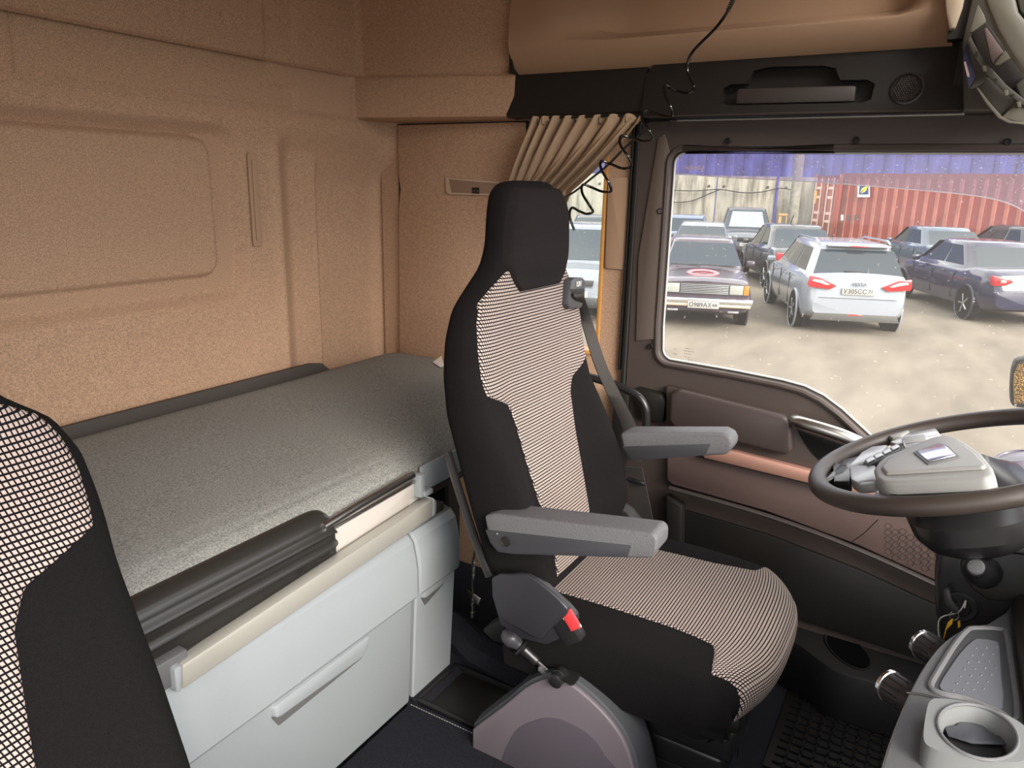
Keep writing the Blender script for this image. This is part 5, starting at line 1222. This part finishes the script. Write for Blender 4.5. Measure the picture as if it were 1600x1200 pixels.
        for sg in (1, -1):
            mb = MB(); mb.tube([(L*.715, .30*sg+.25, .965), (L*.70, .30*sg-.20, .995)], .010, 5); mb.build('wiper', TRB, t)
    elif rear is None or 'front' in extras:
        for sg in (1, -1): quad([(sg*.42, .66), (sg*.74, .70), (sg*.74, .82), (sg*.50, .78)], L*.972, .03, WHL, 'headlamp')
        quad([(-.34, .66), (.34, .66), (.36, .76), (-.36, .76)], L*.985, .03, TRB, 'grille'); quad([(-.5, .32), (.5, .32), (.45, .46), (-.45, .46)], L-.01, .02, TRB, 'air_intake')
        if plate: plate_at(L+.01, 0, .52, plate, True)
    else:
        if kind == 'wagon':
            for sg in (1, -1):
                tl = quad([(sg*.82, .84), (sg*.80, .98), (sg*.60, .95), (sg*.36, .83), (sg*.46, .77), (sg*.80, .80)], -.030, .05, REDL, 'tail_light')
                quad([(sg*.76, .90), (sg*.74, .93), (sg*.60, .915), (sg*.47, .85), (sg*.52, .84), (sg*.62, .87)], -.034, .01, mat('lamp_pink', (248, 190, 186), .2), 'light_strip', tl, .002)
                mb = MB(); mb.tube([(L*.14, sg*hw*.66, H-.00), (L*.18, sg*hw*.67, H+.045), (L*.50, sg*hw*.67, H+.04), (L*.56, sg*hw*.66, H-.02)], .018, 6); mb.build('roof_rail', pm, t)
            text('VESTA', .085, Vector((-.012, .0, .865)), (0, -1, 0), (0, 0, 1), mat('letter_grey', (58, 62, 68), .4), t, 'tailgate_lettering', .004)
            plate_at(-.012, 0, .745, plate, False)
            quad([(-.72, .24), (.72, .24), (.66, .36), (-.66, .36)], -.010, .02, mat('bumper_grey', (62, 62, 60), .6), 'lower_bumper'); quad([(-.12, .335), (.12, .335), (.10, .36), (-.10, .36)], -.016, .02, REDL, 'fog_light')
            quad([(-.62, .62), (.62, .62), (.62, .626), (-.62, .626)], -.006, .01, TRB, 'tailgate_gap', t, 0)
            mb = MB(); mb.box((L*.085, 0, H-.025), (.16, hw*1.15, .03), .01); mb.build('spoiler', pm, t); mb = MB(); mb.box((L*.064, 0, H-.03), (.02, .28, .02), .004); mb.build('brake_light', REDL, t)
            p0 = gp('b', .35, .22, .03); p1 = gp('b', .68, .26, .03); mb = MB(); mb.tube([p0, p1], .012, 5); mb.build('wiper', TRB, t)
        else:
            for sg in (1, -1): quad([(sg*.80, .74), (sg*.80, .92), (sg*.56, .90), (sg*.46, .82), (sg*.58, .76)], .0, .20, REDL, 'tail_light', t, .02)
            for sg in (1, -1): quad([(sg*.70, .80), (sg*.70, .86), (sg*.60, .85), (sg*.60, .81)], -.012, .05, WHL, 'reverse_lamp', t, .004)
            quad([(-.44, .62), (.44, .62), (.44, .625), (-.44, .625)], -.006, .01, TRB, 'boot_gap', t, 0)
            if plate: plate_at(-.012, 0, .52, plate, False)
    if 'antenna' in extras or kind in ('wagon',):
        mb = MB(); mb.tube([(L*.50, -.0, H), (L*.46, 0, H+.22)], .012, 5); mb.build('antenna', TRB, t)
    if 'shade' in extras: panel('f', .02, .98, .20, .88, mat('silver_sunshade', (128, 134, 138), .35, .3, bump=(9, .05)), 'sunshade', roof, .02)
    a = math.radians(heading); R = Matrix.Rotation(a, 4, 'Z')
    pos = rear if 'frontref' not in extras else rear-Vector((math.cos(a), math.sin(a), 0))*L
    t.matrix_world = Matrix.Translation(pos) @ R
    return t
def dgr(p, q): d = q-p; return math.degrees(math.atan2(d.y, d.x))
WHITE = paint('white_paint', (130, 136, 144)); NAVY = paint('navy_paint', (20, 21, 52)); BG = paint('blue_grey_paint', (54, 72, 90)); DKG = paint('dark_grey_paint', (36, 39, 44)); PLUM = paint('plum_paint', (50, 38, 52), .3)
SIL = paint('silver_paint', (104, 108, 116)); BLKP = paint('black_paint', (30, 36, 48)); PBL = paint('pale_blue_paint', (84, 96, 118))
make_car('white estate car seen from behind in the middle of the yard', G(1331, 524), 21, WHITE, 4.41, 1.76, 1.50, 'wagon', 'У305СС|71')
make_car('old plum coloured saloon with red ring on the bonnet facing the cab', G(1095, 514), 199, PLUM, 4.13, 1.62, 1.44, 'classic', 'О989АХ|66', extras=('frontref',))
make_car('black hatchback with silver sunshade behind its windscreen', G(1165, 406), 197, BLKP, 4.1, 1.92, 1.72, 'hatch', 'Н024|', extras=('frontref', 'front', 'shade'))
make_car('white saloon mostly hidden behind the plum coloured saloon', G(1090, 438), 16, SIL, 4.4, 1.70, 1.45, 'sedan', None)
make_car('pale blue car farthest left by the concrete wall', G(1064, 410), 15, PBL, 4.3, 1.75, 1.5, 'hatch', None)
make_car('dark grey saloon parked between the white estate and the black hatchback', G(1262, 457), 25, DKG, 4.5, 1.80, 1.52, 'sedan', None, extras=('antenna',))
make_car('blue grey saloon in front of the red container', G(1508, 447), 25, BG, 4.6, 1.80, 1.46, 'sedan', None, extras=('antenna',))
make_car('dark navy saloon cut by the right edge of the window', G(1612, 512), 25, NAVY, 4.7, 1.80, 1.46, 'sedan', None)
make_car('dark dusty car roof beyond the navy saloon', G(1645, 440), 28, BLKP, 4.4, 1.75, 1.50, 'hatch', None)
make_car('white car with blue striped number plate behind the small side window', G(893, 505), 203, SIL, 4.2, 1.72, 1.62, 'hatch', 'Т471|', extras=('frontref', 'front'))
make_car('dark car farther back in the small side window', G(925, 425), 203, DKG, 4.3, 1.75, 1.50, 'hatch', None, extras=('frontref', 'front'))
